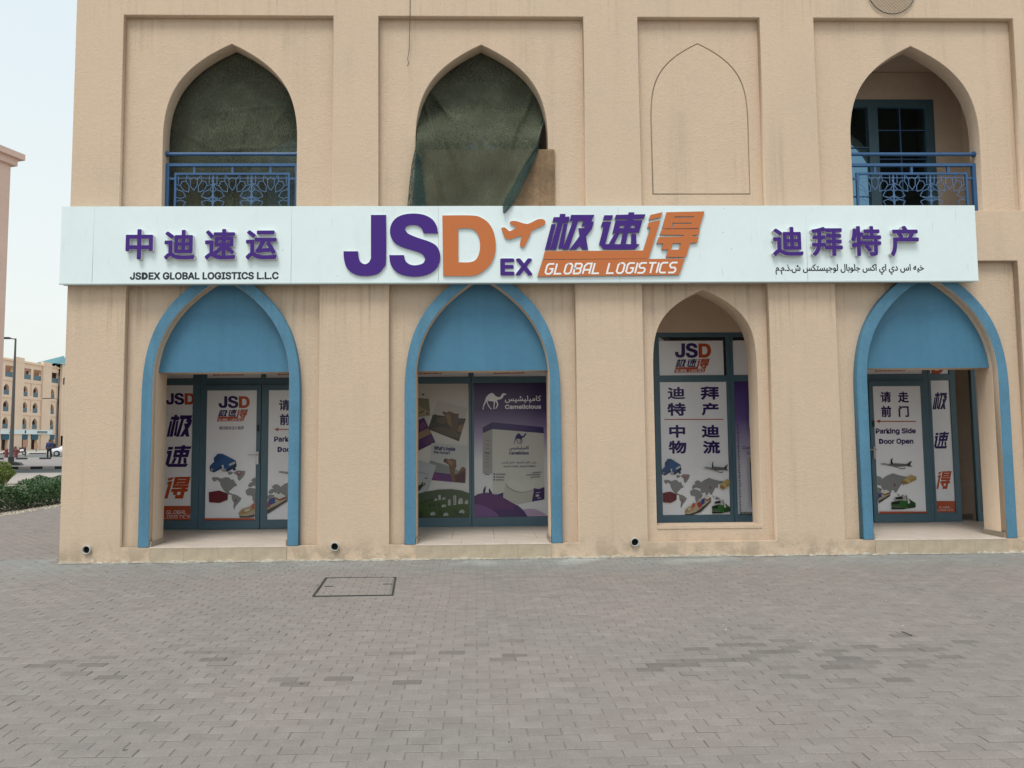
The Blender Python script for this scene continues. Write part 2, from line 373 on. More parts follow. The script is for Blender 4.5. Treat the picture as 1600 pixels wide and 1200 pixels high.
# squared italic stroke lettering -------------------------------------
STK = {'G': ([(4,6),(1,6),(0,5),(0,1),(1,0),(3,0),(4,1),(4,3),(2.2,3)],), 'L': ([(0,6),(0,0),(4,0)],), 'A': ([(0,0),(0,4.4),(1.4,6),(4,6),(4,0)], [(0,2.2),(4,2.2)]),
       'B': ([(0,0),(0,6),(3.2,6),(4,5.3),(4,3.8),(3.4,3.1),(0,3.1)], [(3.4,3.1),(4,2.3),(4,.7),(3.2,0),(0,0)]), 'S': ([(4,6),(1,6),(0,5.2),(0,3.9),(.9,3),(3.1,3),(4,2.1),(4,.8),(3.1,0),(0,0)],),
       'T': ([(0,6),(4.2,6)], [(2.1,6),(2.1,0)]), 'I': ([(0,6),(0,0)],), 'C': ([(4,6),(1,6),(0,5),(0,1),(1,0),(4,0)],),
       'O': ([(1,6),(3,6),(4,5),(4,1),(3,0),(1,0),(0,1),(0,5),(1,6)],)}
def stroke_text(mb, s, x0, x1, z0, z1, y, mi, lean=.28, w=1.0):
    adv = [(1.6 if c == 'I' else 3.2 if c == ' ' else 5.9) for c in s]; tot = sum(adv)-1.2; H = z1-z0; k = (x1-x0-H*lean)/tot; kz = H/6; x = 0
    for c, a in zip(s, adv):
        for st in STK.get(c, ()):
            pts = [(x0+(x+p[0])*k + p[1]*kz*lean, z0+p[1]*kz) for p in st]
            stroke(mb, pts, w*.5*kz, y-.0002*STK.get(c, ()).index(st), mi)
        x += a
def stroke(mb, pts, hw, y, mi):
    n = len(pts); L = []
    for i in range(n):
        a = Vector(pts[max(i-1, 0)]); b = Vector(pts[i]); c = Vector(pts[min(i+1, n-1)])
        d1 = (b-a).normalized() if i > 0 else (c-b).normalized(); d2 = (c-b).normalized() if i < n-1 else d1
        nrm = Vector((-(d1+d2).y, (d1+d2).x)); nrm = nrm.normalized() if nrm.length > 1e-6 else Vector((-d1.y, d1.x))
        sc = hw/max(.5, nrm.dot(Vector((-d1.y, d1.x)))); ext = Vector((0, 0))
        if i == 0: ext = -d1*hw*.4
        if i == n-1: ext = d2*hw*.4
        L.append((b+nrm*sc+ext, b-nrm*sc+ext))
    for i in range(n-1): mb.flat([tuple(L[i][0]), tuple(L[i][1]), tuple(L[i+1][1]), tuple(L[i+1][0])], y, mi)

# the emblem, measured in photo pixels -------------------------------------
def c8(pts, s=5.0, ox=540, oy=320): return [(ox+x/s, oy+y/s) for x, y in pts]
LG_J = smooth_loop(c8([(197,78),(317,78),(317,430),(300,490),(260,535),(205,553),(150,557),(90,550),(35,522),(0,475),(-15,410),(-17,362),(98,362),(103,412),(118,447),(150,463),(180,450),(195,420),(197,390)]))
LG_S = smooth_loop(c8([(610,225),(722,225),(714,170),(680,115),(620,80),(540,67),(450,76),(385,110),(350,170),(350,240),(385,300),(450,335),(540,362),(600,388),(622,425),(605,455),(560,470),(510,468),(470,440),(456,392),(340,392),(350,460),(390,520),(450,551),(540,563),(630,550),(700,510),(735,450),(738,380),(710,320),(650,285),(560,255),(490,225),(465,195),(475,172),(510,160),(560,163),(595,188)]))
LG_D = smooth_loop(c8([(755,82),(985,82),(1060,100),(1120,145),(1160,220),(1174,320),(1160,410),(1120,480),(1050,535),(980,556),(762,556)]))
LG_DH = smooth_loop(c8([(880,184),(970,184),(1015,205),(1042,255),(1050,320),(1042,380),(1015,430),(965,448),(882,448)]))
LG_PL = smooth_loop(c8([(1215,180),(1240,175),(1262,190),(1285,205),(1335,175),(1290,155),(1282,135),(1300,125),(1340,128),(1420,148),(1500,113),(1545,113),(1561,132),(1545,160),(1460,200),(1440,240),(1400,322),(1385,333),(1366,326),(1362,300),(1378,240),(1290,268),(1260,268),(1240,250)]), sharp=80)
def cj(pts, ox): return c8(pts, 17.14, ox, 325)
LG_JI = [cj(p, 845) for p in (
    [(345,240),(498,240),(515,155),(662,155),(655,232),(770,225),(745,390),(590,400),(415,1115),(250,1115),(455,375),(312,375)],
    [(285,430),(405,430),(235,1115),(110,1115)], [(612,420),(718,415),(600,1080),(470,1080)],
    [(810,180),(1438,180),(1360,355),(1425,362),(1370,560),(1212,765),(1268,1112),(1112,1112),(1050,1000),(950,1112),(770,1112),(1040,745),(1003,535),(1160,535),(1185,480),(1090,480),(1145,345),(1005,345),(745,1112),(585,1112),(860,345),(775,345)])]
LG_SU = [cj(p, 925) for p in (
    [(330,190),(568,190),(525,320),(295,320)], [(280,365),(515,365),(360,965),(1280,965),(1160,1105),(310,1105),(190,975),(310,510),(240,500)],
    [(640,180),(968,172),(985,112),(1138,112),(1128,168),(1435,165),(1390,285),(1100,290),(1096,322),(1355,322),(1262,660),(970,662),(905,960),(770,960),(825,665),(550,680),(630,325),(925,322),(932,290),(608,300)],
    [(600,690),(735,690),(600,955),(455,955)], [(1045,690),(1185,690),(1195,955),(1055,955)], [(740,470),(870,468),(855,535),(735,535)], [(1045,465),(1155,462),(1140,530),(1030,532)])]
def c3(pts): return c8(pts, 14.12, 1005, 325)
LG_DE = [c3(p) for p in (
    [(160,150),(430,90),(385,205),(130,265)], [(120,320),(380,265),(130,1085),(102,1118),(-2214,1130),(-2172,949),(-3,935),(165,430),(95,445)],
    [(515,90),(1355,72),(1240,445),(420,455)], [(690,188),(1130,183),(1108,210),(682,213)], [(650,330),(1080,323),(1068,346),(666,351),(640,446),(612,447)],
    [(408,468),(1255,463),(1222,592),(1090,600),(1082,625),(1228,628),(1187,765),(1035,775),(955,1060),(925,1085),(505,1085),(548,918),(785,915),(832,775),(650,778),(615,915),(405,918),(440,780),(298,785),(345,640),(885,625),(890,595),(370,590)])]
LG_BAN = [c8([(365,405),(1413,395),(1370,515),(328,528)], 4.706, 770, 320)]
def remap(loops, src, dst):
    """photo-pixel loops -> world rectangle; src=(x0,y0,x1,y1) pixels, dst=(X0,X1,Z0,Z1)"""
    return [[(dst[0]+(x-src[0])/(src[2]-src[0])*(dst[1]-dst[0]), dst[3]-(y-src[1])/(src[3]-src[1])*(dst[3]-dst[2])) for x, y in lp] for lp in loops]

# ------------------------------------------------------------------ arches
def prof(w, za, z0, A):       # half width, apex height, springing height, fullness
    def side(n=22): return [(w*(1-(A*t*t+(1-A)*t**4)), z0+(za-z0)*t) for t in [1-(k/n)**1.25 for k in range(n+1)]]
    return side() + [(w, z0-.1)]
PROF_OUT = prof(1.055, 3.965, 2.2, .40); PROF_IN = prof(.905, 3.80, 2.4, .68); PROF_UP = prof(.925, 7.15, 5.8, .45)
PROF_WIN = prof(.718, 3.64, 2.5, .15); PROF_ENG = prof(.695, 7.18, 6.0, .20)
def arch_side(p): return p
def arch_loop(prof, cx, z0):
    s = arch_side(prof); w = prof[-1][0]
    return [(cx+w, z0)] + [(cx+x, z) for x, z in s[::-1]] + [(cx-x, z) for x, z in s[1:]] + [(cx-w, z0)]

# ------------------------------------------------------------------ the shop building
XL, XR, ZT = -5.50, 14.0, 12.0
UREC = [(-4.845, -1.95), (-1.32, 1.55), (2.32, 4.05), (4.825, 7.69), (8.34, 11.2)]
LREC = [(-4.715, -2.11), (-1.165, 1.375), (2.30, 4.04), (4.975, 7.55), (8.52, 11.06)]
LCX = [-3.415, 0.10, 3.17, 6.275, 9.79]; UCX = [-3.385, 0.115, 3.19, 6.26, 9.775]
B = thing('shop_building', 'large beige stucco building with pointed arches and blue arch surrounds', 'building')
curve_obj('pier_layer', [rect(XL, XR, -.05, ZT)] + [rect(a, b, 4.72, 7.51) for a, b in UREC] + [rect(a, b, .2, 4.01) for a, b in LREC], 0, .103, M['stucco'], B, bevel=.008)
curve_obj('upper_wall', [rect(XL+.02, XR-.02, 4.3, ZT-.02)] + [arch_loop(PROF_UP, UCX[i], 4.45) for i in (0, 1, 3, 4)] + [arch_loop(PROF_ENG, UCX[2], 4.985)] +
          [[(UCX[2]+(x-UCX[2])*.978, 6.08+(z-6.08)*.988) for x, z in arch_loop(PROF_ENG, UCX[2], 4.985)]], .1, .33, M['stucco'], B, bevel=.006)
MB().box(2.2, 4.2, .118, .3, 4.8, 7.4).build('panel_backing', M['skirt'], B)
curve_obj('lower_wall', [rect(XL+.02, XR-.02, -.04, 4.29)] + [arch_loop(PROF_IN, LCX[i], .02) for i in (0, 1, 3)] + [rect(8.56, 11.02, .02, 3.95)] + [arch_loop(PROF_WIN, LCX[2], .395)], .1, .45, M['stucco'], B, bevel=.006)  # wide unseen opening at the far right, added to brighten the porch alcove
# hidden mass of the building
MB().box(XL+.03, XL+.33, .46, 12, 0, ZT-.05).box(XL+.34, XR-.05, 5.5, 12, 0, ZT-.05).box(XR-.3, XR-.03, .46, 5.4, 0, ZT-.05).build('side_wall', M['stucco'], B)
MB().box(XL+.34, XR-.31, .46, 5.45, 3.98, 4.28).build('porch_ceiling', M['inner'], B)
MB().box(XL+.34, XR-.31, .34, 5.45, 7.45, 7.7).build('balcony_ceiling', M['inner'], B)
MB().box(XL+.34, XR-.31, .34, 5.45, 4.30, 4.5).build('balcony_floor', M['skirt'], B)
MB().box(XL+.34, XR-.31, .34, 5.45, 7.75, 11.9).build('upper_mass', M['room'], B)
# arch surrounds and blue tympanum boards
for i in (0, 1, 3):
    cx = LCX[i]; o = arch_loop(PROF_OUT, cx, .2); n_ = arch_loop([(x+.004, z+.004) for x, z in PROF_IN], cx, .2)
    n_ = [(cx if abs(x-cx) < .006 else x, z) for x, z in n_]
    s = curve_obj('arch_surround', [o+n_[::-1]], -.006, .108, [M['blue'], M['stucco']], B, bevel=.006)
    for p in s.data.polygons:
        c = p.center
        if abs(p.normal.y) < .5:
            toward = p.normal.x*(cx-c.x) + p.normal.z*((2.2-c.z) if c.z > 2.3 else 0)
            if toward > 0: p.material_index = 1
    half = [(x, z) for x, z in arch_side(PROF_IN) if z > 2.53]; hw = .902
    loop = [(cx+hw-.001, 2.53)] + [(cx+x-.002*(x > 0), z-.002) for x, z in half[::-1]] + [(cx-x+.002, z-.002) for x, z in half[1:]] + [(cx-hw+.001, 2.53)]
    if i < 4: curve_obj('arch_panel', [loop], .15, .455, [M['blue_panel'], M['inner']], B, bevel=0, side=1)
MB().box(LCX[2]-.72, LCX[2]+.72, .09, .46, .36, .398).build('window_sill', M['stucco'], B)
# porch floor, tiles one by one
MB().box(XL+.34, XR-.31, .02, 5.4, .0, .186).build('floor_bed', M['grout'], B)
tm = MB().box(0, .596, 0, .446, 0, .012).build('floor_tile', M['tile'], B, at=(0, 0, 0)); bpy.data.objects.remove(tm)
tile_me = bpy.data.meshes['floor_tile']
for gx in range(28):
    for gy in range(5):
        x, y = -5.14+gx*.6, .46+gy*.45
        if x > 11.5: continue
        link(bpy.data.objects.new('floor_tile', tile_me), B, (x, y, .187+random.uniform(0, .0012)))
for i in (0, 1, 3):
    x0, x1 = LCX[i]-.9, LCX[i]+.9
    for k in range(3):      # threshold slabs inside the arch
        MB().box(0, .597, 0, .455, 0, .014).local('threshold_slab', M['tile'], B, (x0+k*.6, -.008, .188))
    n_ = 4
    for k in range(n_):
        w = (x1-x0)/n_
        MB().box(0, w-.0018, 0, .02, 0, .176).local('step_tile', M['riser'], B, (x0+k*w, -.014, .008))
    for sx, a in ((1, x0), (-1, x1)):
        MB().box(a-.004 if sx > 0 else a-.016, a+.016 if sx > 0 else a+.004, .012, .45, .203, .275).build('skirting', M['skirt'], B)
# back wall of the porch
YG = 2.0
MB().box(XL+.34, 7.86, YG-.03, YG+.2, 3.30, 3.98).build('porch_wall', M['inner'], B)
MB().box(7.865, 13.9, 2.30, 2.6, .2, 3.98).build('porch_wall', M['inner'], B)
MB().box(7.80, 7.862, YG+.2, 2.6, .2, 3.98).build('porch_wall', M['inner'], B)
MB().box(7.87, 8.24, 2.28, 2.299, .2, .29).build('skirting', M['skirt'], B)
MB().box(XL+.34, 7.7, 2.6, 2.7, .2, 3.9).build('shop_interior', M['room'], B)
# glazing: each unit a window (frame) with panes
def window(x0, x1, panes, zb=.2, zt=3.30, y=YG, name='window', m='frame', depth=.032):
    loops = [rect(x0, x1, zb, zt)] + [rect(*p) for p in panes]
    f = curve_obj(name, loops, y-depth, y+.03, M[m], B, bevel=.004)
    for p in panes: MB().box(p[0]-.01, p[1]+.01, y-.012, y+.008, p[2]-.01, p[3]+.01).build('pane', M['glass'], f)
    return f
TB, TT = 2.595, 3.225
def lites(a, b, lo=.345, hi=2.495): return [(a, b, lo, hi), (a, b, TB, TT)]
window(-5.15, -4.402, lites(-5.10, -4.52))
window(-4.398, -2.442, [(-4.30, -3.44, TB, TT), (-3.36, -2.54, TB, TT), (-4.30, -2.54, .192, 2.495)])
window(-2.438, -1.202, lites(-2.38, -1.25)); window(-1.198, -.068, lites(-1.14, -.105)); window(-.064, 1.548, lites(-.028, 1.49))
window(1.552, 2.898, lites(1.6, 2.85)); window(2.902, 4.148, lites(2.995, 4.095)); window(4.152, 5.398, lites(4.21, 5.34)); window(5.402, 6.318, lites(5.46, 6.27))
window(6.322, 7.408, [(6.40, 7.33, TB, TT), (6.40, 7.33, .192, 2.495)]); window(7.412, 7.86, lites(7.452, 7.765))
window(8.12, 9.6, [(8.19, 9.5, .34, 2.9)], zt=2.98)
def door(x0, x1, pane, hand=None):
    f = curve_obj('door', [rect(x0, x1, .205, 2.488), rect(*pane)], YG-.062, YG-.034, M['frame'], B, bevel=.004)
    MB().box(pane[0]-.01, pane[1]+.01, YG-.052, YG-.040, pane[2]-.01, pane[3]+.01).build('pane', M['glass'], f)
    if hand is not None:
        h = MB(); h.box(hand-.018, hand+.018, YG-.10, YG-.086, 1.22, 1.42); h.bar((hand, YG-.10, 1.375), (hand, YG-.15, 1.375), .018, n=8)
        h.bar((hand+.01, YG-.145, 1.375), (hand-.125, YG-.145, 1.372), .02, n=8); h.build('handle', M['steel'], f)
        MB().box(hand-.012, hand+.016, YG-.105, YG-.086, 1.74, 1.84).build('latch', M['darkmetal'], f)
    return f
door(-4.296, -3.424, (-4.285, -3.495, .345, 2.40), hand=-3.462)
door(-3.416, -2.546, (-3.305, -2.62, .345, 2.40))
door(6.404, 7.325, (6.475, 7.26, .345, 2.40), hand=6.44)
# balcony door behind the right arch and dim doors behind the nets
for x0, x1, panes, full in ((4.9, 7.40, [rect(5.1, 6.335, 4.6, 6.87), rect(6.49, 7.275, 4.62, 6.86)], True), (-4.34, -2.44, [rect(-4.26, -3.44, 4.6, 7.02), rect(-3.34, -2.52, 4.6, 7.02)], False), (-.84, 1.06, [rect(-.76, .06, 4.6, 7.02), rect(.16, .98, 4.6, 7.02)], False)):
    yb = 1.5 if full else 1.8; f = curve_obj('balcony_window', [rect(x0, x1, 4.5, 6.99 if full else 7.13)]+panes, yb-.05, yb+.05, M['frame'], B, bevel=.005)
    for p_ in panes: MB().box(p_[0][0]-.01, p_[1][0]+.01, yb+.0, yb+.02, p_[0][1]-.01, p_[2][1]+.01).build('pane', M['reflect'], f)
    if full:
        g = MB(); g.box(6.855, 6.869, yb-.02, yb-.004, 4.62, 6.86)
        for z in (6.485, 6.01, 5.5, 5.0): g.box(6.49, 7.275, yb-.021, yb-.005, z, z+.012)
        for z in (6.2, 5.4): g.box(5.1, 6.335, yb-.021, yb-.005, z, z+.012)
        g.build('glazing_bar', M['lattice'], f)
for q_ in ((7.85, 8.05, .34, 3, 4.5, 7.44), (4.4, 4.6, .34, 3, 4.5, 7.44), (-1.8, -1.6, .34, 3, 4.5, 7.44), (2.0, 2.2, .34, 3, 4.5, 7.44), (7.41, 7.85, 1.46, 1.7, 4.5, 7.44), (4.6, 7.409, 1.46, 1.7, 6.992, 7.44),
           (-5.1, -1.8, 1.86, 2.0, 4.5, 7.44), (-1.6, 2.0, 1.86, 2.0, 4.5, 7.44), (4.6, 7.594, 2.4, 2.5, 4.5, 7.13)):
    MB().box(*q_).build('balcony_wall', M['inner'], B)
# drain spouts
for px, py in ((135, 859), (523, 854), (992, 847)):
    c = P(px, py, -.03); v, f = [], []; n_ = 20
    for (r, y) in ((.056, -.045), (.056, .05), (.047, -.045), (.047, -.004)):
        v += [(c.x+r*math.cos(2*PI*k/n_), y, c.z+r*math.sin(2*PI*k/n_)) for k in range(n_)]
    for k in range(n_):
        j = (k+1) % n_
        f += [(k, j, n_+j, n_+k), (2*n_+k, 3*n_+k, 3*n_+j, 2*n_+j)[::-1], (k, 2*n_+k, 2*n_+j, j)[::-1]]
    f.append(tuple(3*n_+k for k in range(n_)))  # black end disc: the shade inside the bore is put into its colour
    raw('drain_pipe', v, f, [M['pvc'], M['black']], B, [0]*(len(f)-1)+[1])
# mortar fillet where the wall meets the paving
mb = MB(); x = XL
while x < 9:
    w = random.uniform(.08, .25); d = random.uniform(.012, .055); h = random.uniform(.012, .035)
    mb.prism([(x, 0), (x+w, 0), (x+w*.9, h*.6), (x+w*.4, h), (x+.01, h*.5)], -d, -.001); x += w*.96
mort = mb.build('mortar_fillet', mat('crumbling mortar', (0.50, 0.47, 0.40), .95, .1, .25, 14, .6, 40), B); tag(mort, kind='stuff')

# balcony railings ------------------------------------------------------
def railing(cx):
    x0, x1 = cx-.925, cx+.925; y = .24
    r = MB(); r.bar((x0, y-.02, 5.61), (x1, y-.02, 5.61), .05, n=10)
    r.box(x0, x1, y-.03, y+.02, 5.435, 5.475); r.box(x0, x0+.05, y-.03, y+.02, 4.5, 5.435); r.box(x1-.05, x1, y-.03, y+.02, 4.5, 5.435)
    ob = r.build('railing', M['rail'], B)
    e = MB(); e.bar((x0-.004, y-.02, 5.61), (x0+.03, y-.02, 5.61), .08, n=10); e.build('rail_end', M['rail'], ob); e = MB(); e.bar((x1-.03, y-.02, 5.61), (x1+.004, y-.02, 5.61), .08, n=10); e.build('rail_end', M['rail'], ob)
    a, b, t, lo = x0+.12, x1-.12, 5.345, 4.62
    g = MB(); g.box(a, b, y-.02, y+.01, t-.03, t); g.box(a, a+.03, y-.02, y+.01, lo, t-.03); g.box(b-.03, b, y-.02, y+.01, lo, t-.03); g.box(a, b, y-.02, y+.01, lo-.03, lo)
    for k in (.17, .5, .83): g.box(a+(b-a)*k-.016, a+(b-a)*k+.016, y-.018, y+.008, t, 5.435)
    for s, q in ((x0+.05, a), (b, x1-.05)): g.box(s, q, y-.018, y+.008, t-.10, t-.07); g.box(s, q, y-.018, y+.008, lo+.02, lo+.05)
    g.build('inner_frame', M['rail'], ob)
    la = MB(); W = .0075; R_ = (b-a)/6.0; zc = (t-.03+lo)/2-.0; n_ = 0
    def ln(p, q):
        nonlocal n_
        cl = clipseg(p, q, a+.03, b-.03, lo, t-.03)
        if cl: la.bar((cl[0][0], y-.006-(n_ % 7)*.0006, cl[0][1]), (cl[1][0], y-.006-(n_ % 7)*.0006, cl[1][1]), W, W*.9); n_ += 1
    for u in range(3):
        for v_ in (0,):
            c = (a+(b-a)*(u+.5)/3, zc); R2 = R_*1.06
            def pol(r, d): th = math.radians(d); return (c[0]+R2*r*math.cos(th), c[1]+R2*r*math.sin(th)*1.12)
            for k in range(10):
                d = 18+36*k
                hexa = [pol(.40, d), pol(.62, d+15), pol(.90, d+11), pol(.98, d), pol(.90, d-11), pol(.62, d-15)]
                for q_ in range(6): ln(hexa[q_], hexa[(q_+1) % 6])
                ln(pol(.90, d+11), pol(1.16, d+18)); ln(pol(.90, d+25), pol(1.16, d+18)); ln(pol(1.16, d+18), pol(1.34, d+14))
            for s in (-1, 1):
                ln((c[0]+s*R_*.98, lo), (c[0]+s*R_*.98, t)); ln((c[0]+s*R_*.80, lo), (c[0]+s*R_*.80, zc-.22)); ln((c[0]+s*R_*.80, t), (c[0]+s*R_*.80, zc+.22))
    ln((a, t-.075), (b, t-.075)); ln((a, lo+.045), (b, lo+.045))
    la.build('lattice', M['lattice'], ob)
def _cs_placeholder(): pass
def clipseg(p, q, x0, x1, z0, z1):
    t0, t1 = 0.0, 1.0; dx, dz = q[0]-p[0], q[1]-p[1]
    for pp, qq in ((-dx, p[0]-x0), (dx, x1-p[0]), (-dz, p[1]-z0), (dz, z1-p[1])):
        if abs(pp) < 1e-9:
            if qq < 0: return None
            continue
        r = qq/pp
        if pp < 0: t0 = max(t0, r)
        else: t1 = min(t1, r)
    if t0 >= t1-1e-4: return None
    return ((p[0]+dx*t0, p[1]+dz*t0), (p[0]+dx*t1, p[1]+dz*t1))
for cx in (UCX[0], UCX[3]): railing(cx)

# ------------------------------------------------------------------ nets, board, wire, round grille
def creases(x, z, seed):
    w = 0
    for cx, cz, ang, ln, wd in CREASE[seed]:
        u, v = x-cx, z-cz; a = math.radians(ang); s_, t_ = u*math.cos(a)+v*math.sin(a), -u*math.sin(a)+v*math.cos(a)
        w -= math.exp(-(t_/wd)**2)*math.exp(-(s_/ln)**2)*1.5
    return w
CREASE = {3: [(-3.6, 6.6, 12, .6, .02), (-3.2, 6.35, 8, .5, .015), (-3.4, 5.75, 4, .8, .02), (-4.0, 5.9, -30, .3, .02), (-2.8, 6.2, 60, .3, .02), (-3.3, 6.0, 80, .4, .03)],
          9: [(-.45, 6.35, -58, .45, .035), (-.3, 6.2, -50, .5, .04), (-.1, 6.1, -48, .4, .035), (-.6, 6.05, -75, .45, .03), (-.35, 5.7, -70, .4, .04), (.75, 6.3, 70, .5, .04), (.6, 6.0, 80, .4, .03), (.5, 5.0, 62, .5, .04), (-.5, 5.2, -80, .5, .03)]}
def cloth(name, zs, edge, yfun, m, label, nx=40, wr=.02, seed=3, group=None):
    v, f = [], []; rnd = random.Random(seed); ph = [(rnd.uniform(1, 14), rnd.uniform(-9, 9), rnd.uniform(0, 6), rnd.uniform(.4, 1)) for _ in range(14)]
    for i, z in enumerate(zs):
        a, b = edge(z)
        for k in range(nx+1):
            t = k/nx; x = a+(b-a)*t
            w = sum(c*math.sin(p*x+q*z+r) for p, q, r, c in ph)/6*wr + creases(x, z, seed)*wr
            v.append((x, yfun(x, z)+w, z))
    for i in range(len(zs)-1):
        for k in range(nx): f.append((i*(nx+1)+k, i*(nx+1)+k+1, (i+1)*(nx+1)+k+1, (i+1)*(nx+1)+k))
    c = Vector(((edge(zs[0])[0]+edge(zs[0])[1])/2, .2, min(zs)))
    o = raw(name, [(p[0]-c.x, p[1]-c.y, p[2]-c.z) for p in v], f, m, None, None, True, c)
    return tag(o, label, 'netting', group)
zs = [4.52+(7.3-4.52)*i/109 for i in range(110)]
cloth('shade_net', zs, lambda z: (UCX[0]-1.05, UCX[0]+1.05), lambda x, z: .40, M['net'], 'dark taut shade net closing the upper left arch behind its blue railing', nx=90, wr=.012)
def lerp_tab(tab, z):
    for (z0, v0), (z1, v1) in zip(tab, tab[1:]):
        if z0 >= z >= z1: return v0+(v1-v0)*(z0-z)/(z0-z1)
    return tab[0][1] if z > tab[0][0] else tab[-1][1]
_c2 = UCX[1]
LT = [(7.3, _c2-1.0), (6.1, _c2-1.0), (5.95, _c2-.9), (5.64, XZ(651, 232, .05)[0]), (5.35, XZ(648, 262, .02)[0]), (4.7, XZ(643, 325, .0)[0])]
RTb = [(7.3, _c2+1.0), (6.2, _c2+1.0), (6.06, XZ(848, 181, .3)[0]), (5.64, XZ(838, 232, .1)[0]), (5.25, XZ(812, 275, .03)[0]), (4.72, XZ(792, 322, .0)[0])]
def ynet(x, z):
    t = min(1, max(0, (z-5.66)/.75)); t = t*t*(3-2*t); return .012+t*.375
cloth('shade_net', [4.60+(7.3-4.60)*i/119 for i in range(120)], lambda z: (lerp_tab(LT, z), lerp_tab(RTb, z)), ynet, M['net'],
      'torn olive shade net hanging out of the middle arch over the plywood board', nx=100, wr=.032, seed=9)
# lighter folded selvedges of that net
def fold(pts, wds, Y, label):
    v, f = [], []
    for i, ((px, py), w) in enumerate(zip(pts, wds)):
        y = Y[i]; c = P(px, py, y)
        for k in range(5):
            t = k/4; v.append((c.x+w*(t-.5), y-.025*math.sin(PI*t)-.004*i % .01, c.z+.01*math.sin(9*t+i)))
    for i in range(len(pts)-1):
        for k in range(4): f.append((i*5+k, (i+1)*5+k, (i+1)*5+k+1, i*5+k+1))
    c = Vector(v[-1]); o = raw('net_fold', [Vector(p)-c for p in v], f, M['net_light'], None, None, True, c)
    return tag(o, label, 'netting')
fold([(847, 185), (843, 210), (836, 235), (823, 262), (812, 285), (800, 308), (793, 322), (787, 334)], [.03, .05, .09, .13, .14, .17, .13, .02],
     [.28, .2, .05, -.01, -.03, -.12, -.18, -.19], 'blue green rolled net edge sweeping down and hanging its tip over the sign')
fold([(654, 205), (653, 230), (650, 258), (650, 285), (651, 323)], [.02, .07, .12, .18, .26], [.12, .04, -.01, -.02, -.02], 'blue green loose net edge at the left jamb of the middle arch')
a, b = XZ(664, 234, .06), XZ(867, 324, .06); t = XZ(867, 234, .06)
bd = MB().prism([(a[0], 4.66), (b[0], 4.66), (t[0], t[1]), (t[0]-.03, t[1]+.008), (a[0], a[1])], .062, .08).build('plywood_board', M['ply'], None, at=((a[0]+b[0])/2, .07, 4.66))
tag(bd, 'brown weathered plywood board leaning across the middle arch above the white sign', 'board')
w = MB(); pts = [P(641, -12, -.012), P(640.5, 30, -.012), P(639, 60, -.01), P(638.5, 75, -.012), P(636, 88, -.02), P(638, 94, -.02), P(635.5, 99, -.02)]
pts = [Vector((p.x, -.012 if i < 2 else .06, p.z)) for i, p in enumerate(pts)]
for p, q in zip(pts, pts[1:]): w.bar(p, q, .008, n=6)
tag(w.build('loose_cable', M['darkmetal'], None, at=tuple(pts[-1])), 'thin dark loose cable hanging down the wall above the middle arch', 'cable')
gc = P(1393, -14, -.03); gr = .335; rim = MB(); n_ = 40
for k in range(n_):
    a1, a2 = 2*PI*k/n_, 2*PI*(k+1)/n_
    rim.bar((gc.x+gr*math.cos(a1), -.025, gc.z+gr*math.sin(a1)), (gc.x+gr*math.cos(a2), -.025, gc.z+gr*math.sin(a2)), .012, n=6)
T = thing('round_wire_basket', 'round dull wire mesh disc fixed to the wall above the right balcony arch', 'wire mesh', (gc.x, -.02, gc.z-gr))
rim.build('rim', M['darkmetal'], T)
wm = MB(); wmat = mat('dull wire', (0.26, 0.22, 0.17), .7, .3)
for k in range(-9, 10):
    d = k*gr/9.6; h = math.sqrt(max(gr*gr-d*d, 0))
    for s in (1, -1):
        p = Vector((d*.7071, d*.7071*s)); u = Vector((-.7071*s, .7071)) if s > 0 else Vector((.7071, .7071))
        u = Vector((.7071, -.7071*s)); p = Vector((d*.7071, d*.7071*s))
        wm.bar((gc.x+p.x-u.x*h, -.025-.004*s, gc.z+p.y-u.y*h), (gc.x+p.x+u.x*h, -.025-.004*s, gc.z+p.y+u.y*h), .0035)
wm.build('wire_mesh', wmat, T)

# ------------------------------------------------------------------ the sign
YS = -.15
S = thing('shop_sign', 'long white fascia sign with purple and orange raised lettering across the whole front', 'sign', (0.7, -.075, 3.69))
xs = [-5.53] + [XZ(p, 400, YS)[0] for p in (145, 455, 685, 968, 1261)] + [6.89]
for a, b in zip(xs, xs[1:]):
    me = curve_mesh([rect(a+.0015, b-.0015, 3.705, 4.748)], YS, YS+.012, .0015); me.materials.append(M['sign'])
    me.transform(Matrix.Translation((-a, 0, -3.7))); link(bpy.data.objects.new('sign_panel', me), S, (a, 0, 3.7))
MB().box(-5.53, 6.89, YS+.013, -.002, 3.70, 4.745).box(-5.53, 6.89, YS-.006, YS+.02, 3.688, 3.704).build('sign_case', M['signside'], S)
def sl(loops, y): return [[XZ(x, yy, y) for x, yy in lp] for lp in loops]
def letter(name, loops, mats, th=.028): return curve_obj(name, sl(loops, YS-th), YS-th, YS-.001, mats, S, bevel=.002, side=1)
letter('letter_j', [LG_J], [M['purple'], M['ret']]); letter('letter_s', [LG_S], [M['purple'], M['ret']]); letter('letter_d', [LG_D, LG_DH], [M['orange'], M['ret']])
letter('aeroplane_emblem', [LG_PL], [M['orange'], M['ret']])
letter('character_ji', LG_JI, [M['purple'], M['retdark']], .032); letter('character_su', LG_SU, [M['purple'], M['retdark']], .032)
letter('character_de', LG_DE, [M['orange'], M['retdark']], .032); letter('banner', LG_BAN, [M['orange'], M['retdark']], .032)
def text_part(name, body, box, y, mats, parent, **kw):
    mb = MB(); text_px(mb, body, *box, y, **kw); return mb.build(name, mats, parent)
yl = YS-.026
text_part('letter_e', 'E', (781.5, 403.5, 804, 430.5), yl, [M['purple'], M['ret']], S, bold=.036, depth=.025, mside=1)
